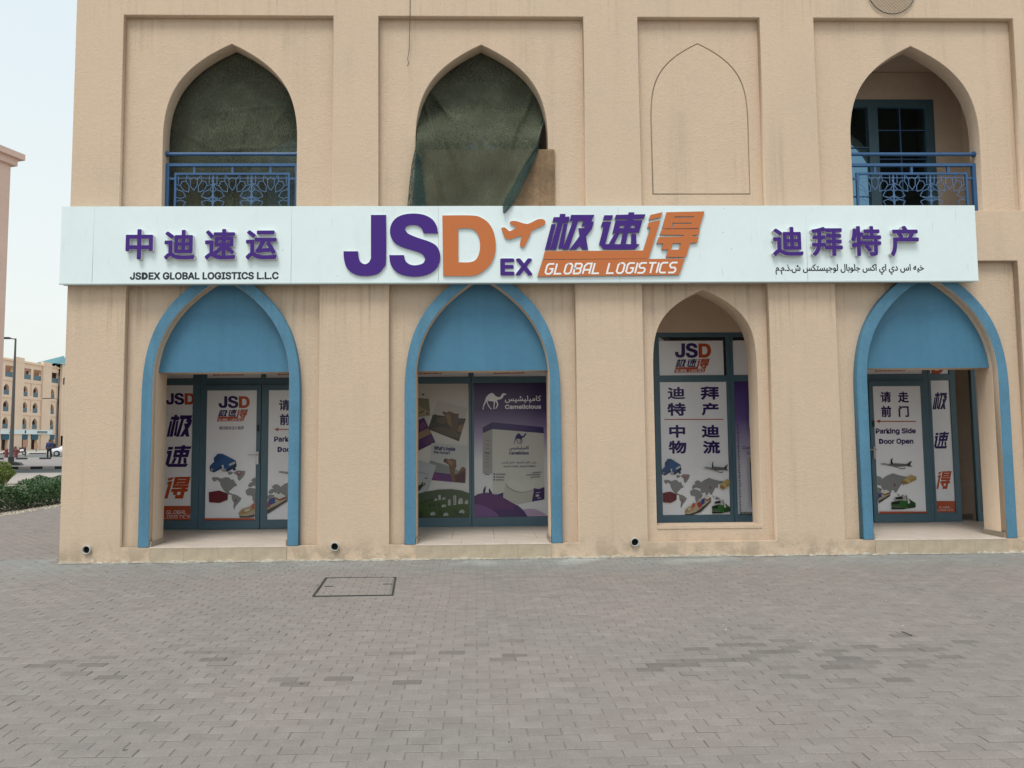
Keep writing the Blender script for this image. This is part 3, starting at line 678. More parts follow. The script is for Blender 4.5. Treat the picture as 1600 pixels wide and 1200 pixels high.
text_part('letter_x', 'X', (805.5, 403.5, 832, 430.5), yl, [M['purple'], M['ret']], S, bold=.036, depth=.025, mside=1)
mb = MB(); a = XZ(851.5, 427.5, YS-.034); b = XZ(1060, 411, YS-.034)
stroke_text(mb, 'GLOBAL LOGISTICS', a[0], b[0], a[1], b[1]-.004, YS-.0345, 0, w=1.05)
# the banner runs slightly uphill in the emblem: tilt its lettering the same way
mb.v = [(x, y, z + (x-a[0])*.008-.004) for x, y, z in mb.v]
mb.build('lettering', M['white'], S)
yc = YS-.066
for ch, bx in (('中', (196, 357.9, 239, 405.4)), ('迪', (256.3, 359, 304.6, 405.9)), ('速', (319.8, 357.6, 368, 405.9)), ('运', (383.8, 359.5, 433, 405.9)),
               ('迪', (1207.3, 354.3, 1255.3, 400.2)), ('拜', (1268.3, 354.3, 1316.7, 400.2)), ('特', (1330, 353, 1377.2, 400)), ('产', (1391, 352.7, 1436, 400.5))):
    text_part('character', ch, bx, yc, [M['purple'], M['ret']], S, bold=.028, depth=.064, mside=1)
text_part('lettering', 'JSDEX GLOBAL LOGISTICS L.L.C', (203, 425.0, 435.4, 437), YS-.002, M['ink'], S, bold=.032)
text_part('lettering', arabic('خيه اس دي اي اكس جلوبال لوجيستكس ش.ذ.م.م'), (1211.7, 412.5, 1443.9, 429.2), YS-.002, M['ink'], S, bold=.024)

# ------------------------------------------------------------------ posters
def grad_mat(name, stops, z0, z1, rough=.3):
    m = bpy.data.materials.new(name); m.use_nodes = True; n = m.node_tree; b = n.nodes['Principled BSDF']; b.inputs['Roughness'].default_value = rough
    ge = n.nodes.new('ShaderNodeNewGeometry'); se = n.nodes.new('ShaderNodeSeparateXYZ'); n.links.new(ge.outputs['Position'], se.inputs[0])
    r = n.nodes.new('ShaderNodeMapRange'); r.inputs['From Min'].default_value = z0; r.inputs['From Max'].default_value = z1; n.links.new(se.outputs['Z'], r.inputs[0])
    c = n.nodes.new('ShaderNodeValToRGB'); n.links.new(r.outputs[0], c.inputs[0]); e = c.color_ramp.elements
    e[0].position, e[0].color = stops[0][0], (*stops[0][1], 1); e[1].position, e[1].color = stops[-1][0], (*stops[-1][1], 1)
    for p, q in stops[1:-1]: x = e.new(p); x.color = (*q, 1)
    n.links.new(c.outputs[0], b.inputs['Base Color']); return m
def clip_poly(pts, x0, x1, z0, z1):
    def cut(ps, ins, inter):
        out = []
        for i in range(len(ps)):
            a, b = ps[i-1], ps[i]
            if ins(b):
                if not ins(a): out.append(inter(a, b))
                out.append(b)
            elif ins(a): out.append(inter(a, b))
        return out
    def ix(c): return lambda a, b: (c, a[1]+(b[1]-a[1])*(c-a[0])/(b[0]-a[0]))
    def iz(c): return lambda a, b: (a[0]+(b[0]-a[0])*(c-a[1])/(b[1]-a[1]), c)
    for ins, it in ((lambda p: p[0] >= x0, ix(x0)), (lambda p: p[0] <= x1, ix(x1)), (lambda p: p[1] >= z0, iz(z0)), (lambda p: p[1] <= z1, iz(z1))):
        if not pts: return []
        pts = cut(pts, ins, it)
    return pts
_pm = {}
def pm(c):
    if isinstance(c, bpy.types.Material): return c
    if c not in _pm: _pm[c] = mat('print ink', c, .32, .5)
    return _pm[c]
class Poster:
    def __init__(s, label, r, Y, sheet='vinyl', group=None, name='window_poster'):
        s.r = r; s.Y = Y; s.T = thing(name, label, 'poster', ((r[0]+r[1])/2, Y, r[2]), group); s.k = 1
        MB().box(r[0], r[1], Y-.0008, Y+.0012, r[2], r[3]).build('sheet', M[sheet] if isinstance(sheet, str) else sheet, s.T)
    def y(s): s.k += 1; return s.Y-.0008-.0005*s.k
    def part(s, name, items):             # items: (pixel loop, colour)
        mb = MB(); ms = []
        for lp, c in items:
            m = pm(c)
            if m not in ms: ms.append(m)
            w = clip_poly([XZ(x, y, s.Y) for x, y in lp], s.r[0]+.001, s.r[1]-.001, s.r[2]+.001, s.r[3]-.001)
            mb.flat(w, s.y(), ms.index(m))
        if mb.v: mb.build(name, ms, s.T)
    def curves(s, name, loops, m, world=False):
        y = s.y(); ls = loops if world else [[XZ(a, b, s.Y) for a, b in lp] for lp in loops]
        curve_obj(name, ls, y-.0002, y+.0002, M[m] if isinstance(m, str) else m, s.T)
    def text(s, body, box, m, name='lettering', **kw):
        mb = MB(); text_px(mb, body, *box, s.y(), **kw)
        # keep only what lies on the sheet
        keep = [i for i, f in enumerate(mb.f) if all(s.r[0] <= mb.v[j][0] <= s.r[1] for j in f)]
        mb.f = [mb.f[i] for i in keep]; mb.m = [0]*len(mb.f)
        if mb.f: mb.build(name, M[m] if isinstance(m, str) else m, s.T)
    def logo_jsd(s, box):
        src = (536.6, 333, 774.8, 432.8); f = lambda L: [[(box[0]+(x-src[0])/(src[2]-src[0])*(box[2]-box[0]), box[1]+(y-src[1])/(src[3]-src[1])*(box[3]-box[1])) for x, y in lp] for lp in L]
        s.curves('emblem_letters', f([LG_J, LG_S]), 'vpurple'); s.curves('emblem_letter', f([LG_D, LG_DH]), 'vred')
    def logo_cjk(s, box):
        src = (839.7, 330, 1101.2, 432.5); f = lambda L: [[(box[0]+(x-src[0])/(src[2]-src[0])*(box[2]-box[0]), box[1]+(y-src[1])/(src[3]-src[1])*(box[3]-box[1])) for x, y in lp] for lp in L]
        s.curves('emblem_characters', f(LG_JI+LG_SU), 'vpurple'); s.curves('emblem_character', f(LG_DE), 'vred'); s.curves('emblem_banner', f(LG_BAN), 'vred')
        g = f([c8([(392,500),(1362,420)], 4.706, 770, 320)])[0]; a = XZ(*g[0], s.Y); b = XZ(*g[1], s.Y)
        mb = MB(); stroke_text(mb, 'GLOBAL LOGISTICS', a[0], b[0], a[1], b[1], s.y(), 0, w=1.1); mb.build('lettering', M['vinyl'], s.T)
    def glyph(s, loops, box, m):
        xs_ = [x for l in loops for x, y in l]; ys = [y for l in loops for x, y in l]; s0 = (min(xs_), min(ys), max(xs_), max(ys))
        s.curves('character', [[(box[0]+(x-s0[0])/(s0[2]-s0[0])*(box[2]-box[0]), box[1]+(y-s0[1])/(s0[3]-s0[1])*(box[3]-box[1])) for x, y in l] for l in loops], m)
def bb(src, dst, items):
    return [([(dst[0]+(x-src[0])/(src[2]-src[0])*(dst[2]-dst[0]), dst[1]+(y-src[1])/(src[3]-src[1])*(dst[3]-dst[1])) for x, y in l], c) for l, c in items]
GY = (0.225, 0.235, 0.24)
MAP = [([(137,575),(150,558),(190,558),(235,575),(262,560),(300,560),(330,590),(345,580),(360,610),(385,650),(350,665),(330,690),(305,712),(312,745),(290,728),(262,712),(240,680),(222,645),(218,615),(190,590),(160,612)], GY),
       ([(290,505),(320,495),(345,510),(330,530),(300,535)], GY), ([(345,510),(385,487),(462,492),(455,530),(438,560),(405,600),(388,580),(385,545)], GY),
       ([(262,712),(290,728),(330,735),(345,750),(325,752),(295,742)], GY),
       ([(330,752),(352,742),(385,757),(425,787),(412,818),(388,848),(366,880),(357,914),(345,890),(350,840),(330,795)], GY),
       ([(466,700),(500,675),(548,680),(592,700),(612,740),(626,745),(600,790),(575,800),(545,842),(528,800),(530,770),(510,757),(480,757),(465,730)], GY),
       ([(488,645),(505,620),(535,610),(515,592),(550,563),(582,570),(600,592),(640,560),(700,532),(765,555),(830,570),(885,577),(862,602),(815,612),(800,645),(778,660),(758,695),(735,742),(722,742),(703,712),(690,720),(676,765),(655,720),(638,708),(625,728),(605,722),(596,690),(590,665),(560,662),(540,650),(520,665),(492,668)], GY),
       ([(740,745),(760,765),(770,790),(752,775)], GY), ([(780,770),(800,765),(812,785),(795,790)], GY), ([(800,640),(812,625),(812,655),(798,668)], GY), ([(770,785),(830,780),(835,800),(790,805)], GY),
       ([(385,515),(405,490),(425,500),(420,525),(402,545)], (0.30, 0.10, 0.10)), ([(395,510),(405,500),(415,508),(405,520)], (0.5, 0.45, 0.45)),
       ([(360,800),(372,795),(378,812),(366,828)], (0.18, 0.05, 0.06)), ([(708,645),(720,640),(726,660),(714,678)], (0.18, 0.05, 0.06))]
WARE = [([(595,395),(640,345),(690,345),(836,418),(845,450),(740,522),(600,440)], (0.022, 0.085, 0.24)), ([(595,395),(640,345),(700,372),(655,432),(600,440)], (0.018, 0.06, 0.17)),
        ([(740,522),(845,448),(845,490),(745,545),(700,520)], (0.012, 0.03, 0.09)), ([(762,458),(830,430),(834,455),(768,480)], (0.45, 0.5, 0.48)),
        ([(550,480),(592,443),(655,437),(695,470),(640,515),(600,540)], (0.02, 0.075, 0.21)), ([(552,485),(600,540),(600,552),(555,535)], (0.01, 0.02, 0.05)), ([(600,540),(695,470),(690,505),(600,552)], (0.015, 0.04, 0.12)),
        ([(565,512),(585,512),(585,530),(568,530)], (0.5, 0.4, 0.5)), ([(683,470),(706,470),(706,495),(686,495)], (0.6, 0.62, 0.6)), ([(670,520),(720,505),(740,545),(700,545)], (0.35, 0.36, 0.34)),
        ([(800,500),(835,500),(842,528),(812,530)], (0.03, 0.03, 0.03)), ([(825,455),(850,462),(845,482),(822,478)], (0.02, 0.02, 0.02))]
CONT = [([(542,768),(655,750),(660,888),(545,880)], (0.155, 0.018, 0.03)), ([(655,750),(755,785),(750,852),(660,888)], (0.115, 0.013, 0.022))] + \
       [([(560+k*22,766-k*3),(564+k*22,766-k*3),(566+k*22,880),(562+k*22,880)], (0.07, 0.008, 0.014)) for k in range(4)]
SHIP = [([(865,1000),(900,955),(1005,918),(1190,845),(1300,800),(1402,815),(1407,850),(1330,905),(1190,985),(1050,1025),(960,1040),(880,1030)], (0.42, 0.35, 0.25)),
        ([(875,1028),(960,1032),(1100,1002),(1300,905),(1405,845),(1402,872),(1200,1003),(1000,1047),(885,1048)], (0.06, 0.05, 0.05)),
        ([(880,1000),(920,960),(1050,930),(1050,960),(960,1000),(890,1012)], (0.36, 0.23, 0.08)), ([(930,965),(980,950),(1005,962),(950,985)], (0.55, 0.55, 0.45)),
        ([(1005,915),(1040,885),(1085,895),(1080,930),(1025,955)], (0.42, 0.09, 0.04)), ([(1110,895),(1170,870),(1225,880),(1220,930),(1150,955)], (0.3, 0.05, 0.05)),
        ([(1200,870),(1215,838),(1270,828),(1275,885),(1215,915)], (0.02, 0.06, 0.25)), ([(1265,822),(1320,845),(1400,815),(1400,835),(1330,860),(1265,835)], (0.16, 0.02, 0.03)),
        ([(1262,790),(1310,758),(1350,785),(1395,812),(1325,845),(1265,818)], (0.6, 0.6, 0.58)), ([(1298,770),(1318,762),(1328,780),(1305,788)], (0.05, 0.05, 0.05))]
TRUCK = [([(365,845),(385,850),(425,875),(424,897),(375,905),(360,870)], (0.02, 0.07, 0.02)), ([(295,842),(350,828),(368,832),(372,860),(300,868)], (0.4, 0.42, 0.4)), ([(302,840),(345,834),(350,850),(304,853)], (0.02, 0.02, 0.02)),
         ([(278,870),(330,856),(368,862),(372,905),(340,910),(280,906)], (0.03, 0.13, 0.03)), ([(278,868),(325,862),(328,880),(280,884)], (0.012, 0.015, 0.012)), ([(280,892),(340,894),(338,904),(282,900)], (0.10, 0.11, 0.10)),
         ([(372,835),(378,842),(392,872),(378,880)], (0.55, 0.57, 0.55)), ([(366,828),(370,826),(371,850),(367,850)], (0.02, 0.02, 0.02)), ([(276,902),(370,906),(425,893),(423,900),(350,912),(280,912)], (0.01, 0.01, 0.01))]
PLANE = [([(213,635),(235,633),(270,640),(300,634),(372,638),(398,620),(404,622),(390,642),(408,655),(392,656),(378,652),(305,657),(270,650),(218,643)], (0.13, 0.14, 0.14)), ([(213,635),(235,633),(262,640),(258,647),(218,643)], (0.30, 0.30, 0.28)),
         ([(274,640),(276,612),(288,600),(284,618),(290,640)], (0.025, 0.03, 0.03)), ([(285,652),(300,656),(345,666),(362,661),(362,668),(340,670)], (0.05, 0.05, 0.05)), ([(372,640),(402,620),(392,646),(380,652)], (0.04, 0.04, 0.04))]
BOXES = [([(342,738),(396,704),(429,714),(372,744)], (0.45, 0.34, 0.15)), ([(342,738),(372,744),(370,762),(342,755)], (0.30, 0.19, 0.06)), ([(372,744),(429,714),(430,734),(370,762)], (0.36, 0.26, 0.10)), ([(355,730),(362,727),(392,738),(388,755)], (0.5, 0.42, 0.2))]
YP, YD = YG-.0135, YG-.0535
def clampx(r, Y):  # pane rectangle from pixels is not needed: world rectangles are given
    return r
# 1 tall panel at the left
p = Poster('tall white poster with stacked slanted characters and orange foot, left of the double doors', (-5.095, -4.525, .35, 2.49), YP)
p.logo_jsd((259, 614, 304.5, 632.4))
p.glyph(LG_JI, (260.5, 648, 301, 682.4), 'vpurple'); p.glyph(LG_SU, (258.6, 695.5, 299.5, 729.6), 'vpurple')
DE1 = [LG_DE[0], [(x if x > 990 else 1006+(x-990)*.0-2, y) for x, y in [q for q in LG_DE[1] if q[0] > 1000]]]+LG_DE[2:]
DE1[1] = c3([(120,320),(380,265),(120,1085),(-45,1085),(165,430),(95,445)])
p.glyph(DE1, (257, 744.8, 298, 779), 'vred')
p.part('orange_block', [([(240,790.4),(306,790.4),(306,820),(240,820)], (0.42, 0.075, 0.025))])
for s_, bx in (('GLOBAL', (260, 797, 293.5, 803.3)), ('LOGISTICS', (254.8, 804.2, 298, 810.2))):
    a = XZ(bx[0], bx[3], YP); b = XZ(bx[2], bx[1], YP); mb = MB(); stroke_text(mb, s_, a[0], b[0], a[1]+.004, b[1]-.006, p.y(), 0, w=.8); mb.build('lettering', M['vinyl'], p.T)
# 2 left door
K1 = lambda it: [(c8(l, 7.057, 250, 660), c) for l, c in it]
p = Poster('white poster with warehouse and container pictures, on the left leaf of the double doors', (-4.283, -3.497, .347, 2.398), YD, name='door_poster')
p.logo_jsd((341.6, 618.6, 390.3, 637.8)); p.logo_cjk((338.8, 639.7, 387.8, 658.6))
p.text('请扫码关注小程序', (342, 666, 381, 671.3), 'vpurple', bold=.01)
mp1 = lambda it: [([(330.8+(x-137)/8*1.30, 745.7+(y-560)/8*1.15) for x, y in l], c) for l, c in it]
p.part('world_map', mp1(MAP)); p.part('warehouse_picture', K1(WARE)); p.part('container_picture', K1(CONT)); p.part('ship_picture', K1(SHIP))
p.part('orange_strip', [([(300,809.6),(410,809.2),(410,825),(300,825)], (0.42, 0.075, 0.025))])
# 3 right door and 4 door of the right arch share their layout
def door_notice(label, r, Tf, right):
    p = Poster(label, r, YD, name='door_poster')
    t = lambda b: (*Tf(b[0], b[1]), *Tf(b[2], b[3]))
    for ch, b in (('请', (1375.5, 611.7, 1392.3, 629.2)), ('走', (1403, 611.7, 1420, 629.2)), ('前', (1376.8, 634, 1392.8, 651.7)), ('门', (1404, 634, 1420.2, 651.7))):
        p.text(ch, t(b), 'vpurple', bold=.036, name='character')
    p.part('arrow', [([Tf(1374, 657.6), Tf(1431, 657.6), Tf(1431, 659.2), Tf(1374, 659.2)], (0.42, 0.075, 0.025)), ([Tf(1368.3, 658.3), Tf(1375, 655.4), Tf(1375, 661.4)], (0.42, 0.075, 0.025))])
    p.text('Parking Side', t((1368.3, 669, 1431, 679.6)), 'vpurple', bold=.030); p.text('Door Open', t((1373.5, 685.3, 1427.2, 695.6)), 'vpurple', bold=.030)
    q = lambda it: [([Tf(1320+x/3.871, 560+y/3.871) for x, y in l], c) for l, c in it]
    p.part('world_map', [([Tf(1303+(x-137)/8*1.30, 737+(y-515)/8*1.15) for x, y in l], c) for l, c in MAP])
    p.part('aeroplane_picture', q(PLANE)); p.part('parcel_picture', q(BOXES)); p.part('truck_picture', q(TRUCK))
    sh = bb((865,760,1407,1048), (1320+50/3.871, 560+785/3.871, 1320+272/3.871, 560+905/3.871), SHIP) if right else K1(SHIP)
    p.part('ship_picture', [([Tf(x, y) for x, y in l], c) for l, c in sh] if right else sh)
    y0 = Tf(1400, 798.9)[1]; p.part('orange_strip', [([(r0, y0), (r0+260, y0), (r0+260, y0+14), (r0, y0+14)] , (0.42, 0.075, 0.025)) for r0 in ([1300] if right else [380])])
door_notice('white arrow notice cut off by the blue jamb, right leaf of the double doors', (-3.303, -2.622, .347, 2.398), lambda x, y: (428.2+(x-1368.3)*1.03, 670.8+(y-658.2)), False)
door_notice('white door notice with arrow, jet, parcels and green truck, in the right archway', (6.477, 7.258, .347, 2.398), lambda x, y: (x, y), True)
# 5 narrow panel right
p = Poster('narrow white poster with three stacked slanted characters, right of the single door', (7.454, 7.763, .35, 2.49), YP)
p.glyph(LG_JI, (1457, 613, 1480, 639.6), 'vpurple'); p.glyph(LG_SU, (1459.5, 674.4, 1483, 700.8), 'vpurple'); p.glyph(DE1, (1462.9, 736, 1486.8, 764), 'vred')
p.part('orange_block', [([(1440,782.7),(1500,782.7),(1500,820),(1440,820)], (0.42, 0.075, 0.025))])
for s_, bx in (('GLOBAL', (1467, 790.8, 1486, 794.2)), ('LOGISTICS', (1464.6, 795, 1489, 798.4))):
    a = XZ(bx[0], bx[3], YP); b = XZ(bx[2], bx[1], YP); mb = MB(); stroke_text(mb, s_, a[0], b[0], a[1]+.004, b[1]-.006, p.y(), 0, w=.8); mb.build('lettering', M['vinyl'], p.T)
# 6 bay three tall poster
p = Poster('tall white poster with eight purple characters above a world map, in the small arched window', (3.0, 4.088, .35, 2.49), YP)
k = 629/220.0
for ch, (x0, y0, x1, y1) in (('迪', (123,470,202,527)), ('拜', (271,468,353,528)), ('特', (122,541,205,600)), ('产', (275,541,352,598)), ('中', (130,640,202,698)), ('迪', (275,640,356,697)), ('物', (128,710,208,769)), ('流', (281,710,358,769))):
    p.text(ch, (1000+x0/k, 440+y0/k, 1000+x1/k, 440+y1/k), 'vpurple', bold=.042, name='character')
p.part('orange_line', [([(1038,654.6),(1130,654.6),(1130,656),(1038,656)], (0.42, 0.075, 0.025))])
K3 = lambda src, dst, it: bb(src, tuple(v/8+(1020 if i % 2 == 0 else 680) for i, v in enumerate(dst)), it)
p.part('world_map', [(c8(l, 8, 1020, 680), c) for l, c in MAP])
p.part('warehouse_picture', K3((550,345,850,552), (112,295,355,503), WARE)); p.part('container_picture', K3((542,750,755,888), (122,703,297,845), CONT))
p.part('ship_picture', K3((865,758,1407,1048), (392,722,725,1000), SHIP)); p.part('truck_picture', K3((276,826,425,912), (730,800,960,975), TRUCK))
p.part('aeroplane_picture', K3((213,600,408,670), (635,320,937,470), PLANE)); p.part('parcel_picture', K3((342,704,430,762), (832,545,968,675), BOXES))
# 7 transom panels with the emblem
def transom(label, r, banner_px, big=False):
    p = Poster(label, (r[0], r[1], TB+.005, TT-.06), YP, name='transom_poster')
    base = XZ(1053, 560, YP)[0]; dx = XZ(banner_px, 560, YP)[0]-base
    def shift(box):
        out = []
        for x, y in ((box[0], box[1]), (box[2], box[3])):
            w = P(x, y, YP); w.x += dx; d = w-CAM; f = F/d.dot(FW); out += [PPX+d.dot(RT)*f, 600-d.dot(UP)*f]
        return tuple(out)
    p.logo_jsd(shift((1054.5, 536, 1111, 559.3))); p.logo_cjk(shift((1053, 560.5, 1109, 582.5)))
transom('white transom panel with the emblem, above the left leaf of the double doors', (-4.30, -3.44), 333)
transom('white transom panel with the emblem, above the right leaf of the double doors', (-3.36, -2.54), 434)
transom('white transom panel with the emblem, above the collage poster of the middle archway', (-1.13, -.11), 642)
transom('white transom panel with the emblem, above the purple poster of the middle archway', (-.025, 1.48), 771)
transom('white transom panel with the whole emblem showing, high in the small arched window', (3.0, 4.055), 1053)
transom('white transom panel cut by the right edge of the small arched window', (4.215, 5.33), 1173)
transom('white transom panel with the emblem, above the single door of the right archway', (6.40, 7.33), 1367)
p = Poster('small white transom panel above the narrow poster in the right archway', (7.455, 7.76, TB+.005, TT-.06), YP, name='transom_poster')
p.curves('emblem_letter', [[(1455+(x-691)/83.8*20, 560+(y-336)/96*24.5) for x, y in lp] for lp in (LG_D, LG_DH)], 'vred')
p = Poster('blank white transom panel above the tall poster left of the double doors', (-5.095, -4.525, TB+.005, TT-.06), YP, name='transom_poster')
# 8 purple milk poster
gm = grad_mat('purple to white print', [(0, (.62, .64, .66)), (.42, (.60, .62, .66)), (.62, (.30, .24, .42)), (.80, (.055, .03, .13)), (1, (.03, .016, .09))], .35, 2.49)
CAMEL = [(140,395),(150,330),(175,270),(196,205),(238,160),(278,140),(312,150),(345,190),(385,205),(420,200),(440,160),(460,143),(492,150),(512,155),(500,172),(475,175),(455,215),(420,240),(385,245),(365,255),(372,275),(388,310),(380,340),(360,375),(345,390),(338,388),(355,350),(368,315),(350,285),(338,272),(332,300),(324,350),(326,392),(306,390),(312,340),(316,274),(280,270),(238,266),(216,262),(227,310),(256,360),(286,395),(268,395),(232,352),(208,300),(200,272),(185,300),(165,340),(152,370),(161,395)]
p = Poster('purple milk poster with a big white carton, right pane of the middle archway', (-.024, 1.486, .35, 2.49), YP, gm)
c10 = lambda l: c8(l, 10, 740, 600); c92 = lambda l: c8(l, 9.23, 740, 700); c71 = lambda l: c10(l)
p.curves('camel_emblem', [c10(CAMEL)], 'vinyl'); p.text(arabic('كاميليشيس'), (789, 618, 845.5, 629.5), 'vinyl', bold=.02); p.text('Camelicious', (789, 632, 845.5, 639), 'vinyl', bold=.03)
WH = (0.50, 0.51, 0.48); PU = (0.035, 0.018, 0.11)
p.part('carton', [(c10([(142,765),(293,700),(293,1400),(142,1400)]), (0.30, 0.30, 0.29)), ([*c10([(293,700),(1098,768)]), *c92([(1022,740),(640,815),(275,640)])], WH),
                  (c10([(142,680),(293,597),(293,703),(145,768)]), (0.022, 0.012, 0.07)), (c10([(293,597),(1090,675),(1098,770),(293,705)]), (0.04, 0.02, 0.13))])
p.part('milk_glass', [(c92([(865,578),(940,592),(1022,560),(1022,740),(840,775)]), PU), (c92([(290,655),(350,668),(430,640),(425,720)]), PU), (c92([(455,500),(480,540),(550,600),(700,640),(870,600),(840,772),(640,812),(560,790),(425,700)]), (0.42, 0.43, 0.39)),
                      (c92([(480,500),(540,440),(620,470),(690,510),(750,450),(840,470),(900,440),(865,590),(760,628),(640,622),(540,580)]), (0.53, 0.54, 0.50)), (c92([(455,500),(465,505),(500,560),(590,615),(700,640),(868,600),(868,608),(700,650),(585,628),(490,575)]), (0.25, 0.26, 0.24))])
p.part('purple_swirl', [(c92([(100,985),(140,600),(165,550),(178,560),(165,650),(185,650),(195,630),(200,650),(220,650),(218,600),(230,580),(262,640),(300,700)]), (0.02, 0.012, 0.05)),
                        (c92([(10,695),(60,665),(120,652),(230,650),(300,668),(370,690),(450,725),(540,780),(640,830),(700,880),(760,945),(785,995),(10,995)]), (0.085, 0.018, 0.12)),
                        (c92([(290,885),(590,885),(560,840),(640,830),(720,900),(785,995),(380,995)]), (0.045, 0.014, 0.11)), (c92([(10,812),(90,815),(170,840),(260,890),(330,940),(382,995),(10,995)]), (0.14, 0.06, 0.21)),
                        (c92([(715,890),(800,876),(880,880),(960,910),(1080,980),(1085,995),(785,995)]), (0.40, 0.30, 0.44))])
p.curves('camel_emblem', [[(803+(x-140)/372*20, 677+(y-140)/255*17) for x, y in CAMEL]], 'vpurple'); p.text(arabic('كاميليشيس'), (795.5, 697, 826.5, 703.5), 'vpurple', bold=.015); p.text('Camelicious', (795.5, 705.3, 826.3, 710.3), 'vpurple', bold=.02)
p.text(arabic('حليب الابل المجفف كامل الدسم'), (784, 720.5, 838.5, 725.8), 'vpurple'); p.text('WHOLE CAMEL MILK POWDER', (786.5, 727.3, 836.5, 730.2), 'vpurple')
for q_, (x0, x1) in enumerate(((772, 790), (772, 788), (772, 787))): p.part('small_print', [([(x0+3, 740+q_*4.4), (x1, 740.3+q_*4.4), (x1, 742+q_*4.4), (x0+3, 741.6+q_*4.4)], (0.16, 0.17, 0.19)), ([(x0-1, 739.6+q_*4.4), (x0+1.4, 739.6+q_*4.4), (x0+1.4, 742+q_*4.4), (x0-1, 742+q_*4.4)], (0.10, 0.10, 0.14))])
for q_, (x0, x1) in enumerate(((832, 846), (822, 844), (829, 844))): p.part('small_print', [([(x0, 738+q_*3.6), (x1, 736.8+q_*3.6), (x1, 738.3+q_*3.6), (x0, 739.4+q_*3.6)], (0.20, 0.21, 0.22))])
for y_ in (706.9, 740.2): p.part('small_print', [([(757.3, y_), (765.3, y_+.6), (765.3, y_+1.9), (757.3, y_+1.2)], (0.03, 0.03, 0.03))])
for y_ in (688, 694, 700, 712, 716, 722, 728): p.part('small_print', [([(759, y_), (764.6, y_+.3), (764.6, y_+1.2), (759, y_+.9)], (0.17, 0.17, 0.17))])
p.part('small_print', [([(837, 769.6), (843.5, 768.6), (843.5, 769.6), (837, 770.4)], WH), ([(837, 773), (842, 772.4), (842, 775.6), (837, 776)], WH), ([(839.5, 778), (845, 777), (845, 778), (839.5, 778.9)], WH)])
# 9 collage poster
gm2 = grad_mat('grey white print', [(0, (.60, .62, .62)), (1, (.50, .47, .44))], .35, 2.49)
p = Poster('pale collage poster of camel snapshots over green hills, left pane of the middle archway', (-1.135, -.109, .35, 2.49), YP, gm2)
c1 = lambda l: c8(l, 10, 640, 580); c2 = lambda l: c8(l, 8.571, 640, 690)
BR = (0.10, 0.055, 0.03)
p.part('snapshot', [(c1([(430,458),(905,575),(770,1097),(285,905)]), (0.44, 0.41, 0.39)), (c1([(365,680),(480,690),(560,700),(700,730),(880,740),(770,1097),(285,905)]), (0.045, 0.038, 0.026)),
                    (c1([(500,640),(540,628),(580,650),(610,625),(660,640),(700,660),(770,665),(745,900),(700,960),(640,900),(590,780),(550,690)]), BR), (c1([(560,700),(600,650),(640,700),(660,880),(600,820)]), (0.20, 0.13, 0.05)),
                    (c1([(420,740),(520,710),(590,740),(580,800),(520,830),(420,790)]), (0.10, 0.06, 0.04)), (c1([(330,900),(500,860),(700,930),(790,1000),(760,1060),(500,980)]), (0.085, 0.065, 0.04)), (c1([(760,860),(850,820),(815,960),(740,940)]), (0.20, 0.11, 0.05)),
                    (c1([(360,670),(380,690),(400,668),(440,700),(420,780),(380,820),(340,800)]), (0.03, 0.035, 0.02))])
p.part('snapshot', [(c1([(140,420),(300,430),(325,695),(140,720)]), (0.16, 0.15, 0.09)), (c1([(140,540),(320,640),(325,695),(140,720)]), (0.28, 0.24, 0.15)), (c1([(140,650),(225,615),(230,625),(150,665)]), (0.05, 0.05, 0.03)), (c1([(195,350),(230,352),(230,380),(195,378)]), (0.05, 0.05, 0.05)), (c1([(262,655),(290,648),(295,672),(268,680)]), (0.03, 0.03, 0.03))])
p.part('snapshot', [(c1([(140,760),(228,724),(405,1110),(140,1240)]), (0.06, 0.02, 0.10)), (c1([(140,960),(290,890),(340,975),(140,1070)]), (0.24, 0.15, 0.09)), (c1([(150,830),(220,790),(270,850),(180,920)]), (0.13, 0.04, 0.13)), (c1([(200,1080),(330,1010),(370,1090),(240,1160)]), (0.09, 0.025, 0.11))])
p.part('snapshot', [(c2([(296,20),(788,55),(744,556),(255,512)]), (0.43, 0.46, 0.46)), (c2([(270,250),(480,310),(640,380),(755,420),(750,480),(262,440)]), (0.20, 0.22, 0.23)), (c2([(262,400),(560,435),(752,470),(744,556),(255,512)]), (0.09, 0.025, 0.15)), (c2([(262,420),(400,440),(430,525),(256,512)]), (0.14, 0.03, 0.16)),
                    (c2([(455,245),(480,222),(530,238),(560,226),(600,238),(626,245),(622,262),(628,330),(606,380),(600,430),(640,432),(690,350),(715,336),(752,362),(744,555),(568,535),(552,455),(538,385),(528,320),(490,290),(455,272)]), (0.15, 0.075, 0.035)),
                    (c2([(500,245),(560,245),(590,290),(570,320),(530,300)]), (0.24, 0.14, 0.07)), (c2([(455,245),(478,226),(490,262),(470,275)]), (0.04, 0.025, 0.02)), (c2([(600,460),(650,440),(740,380),(744,555),(620,540)]), (0.07, 0.022, 0.035))])
p.text("What's inside", (678, 697.5, 711.5, 704), 'vpurple', bold=.025, rot=-.07); p.text('the hump?', (677.5, 704.8, 703.5, 710.3), 'vpurple', bold=.025, rot=-.07)
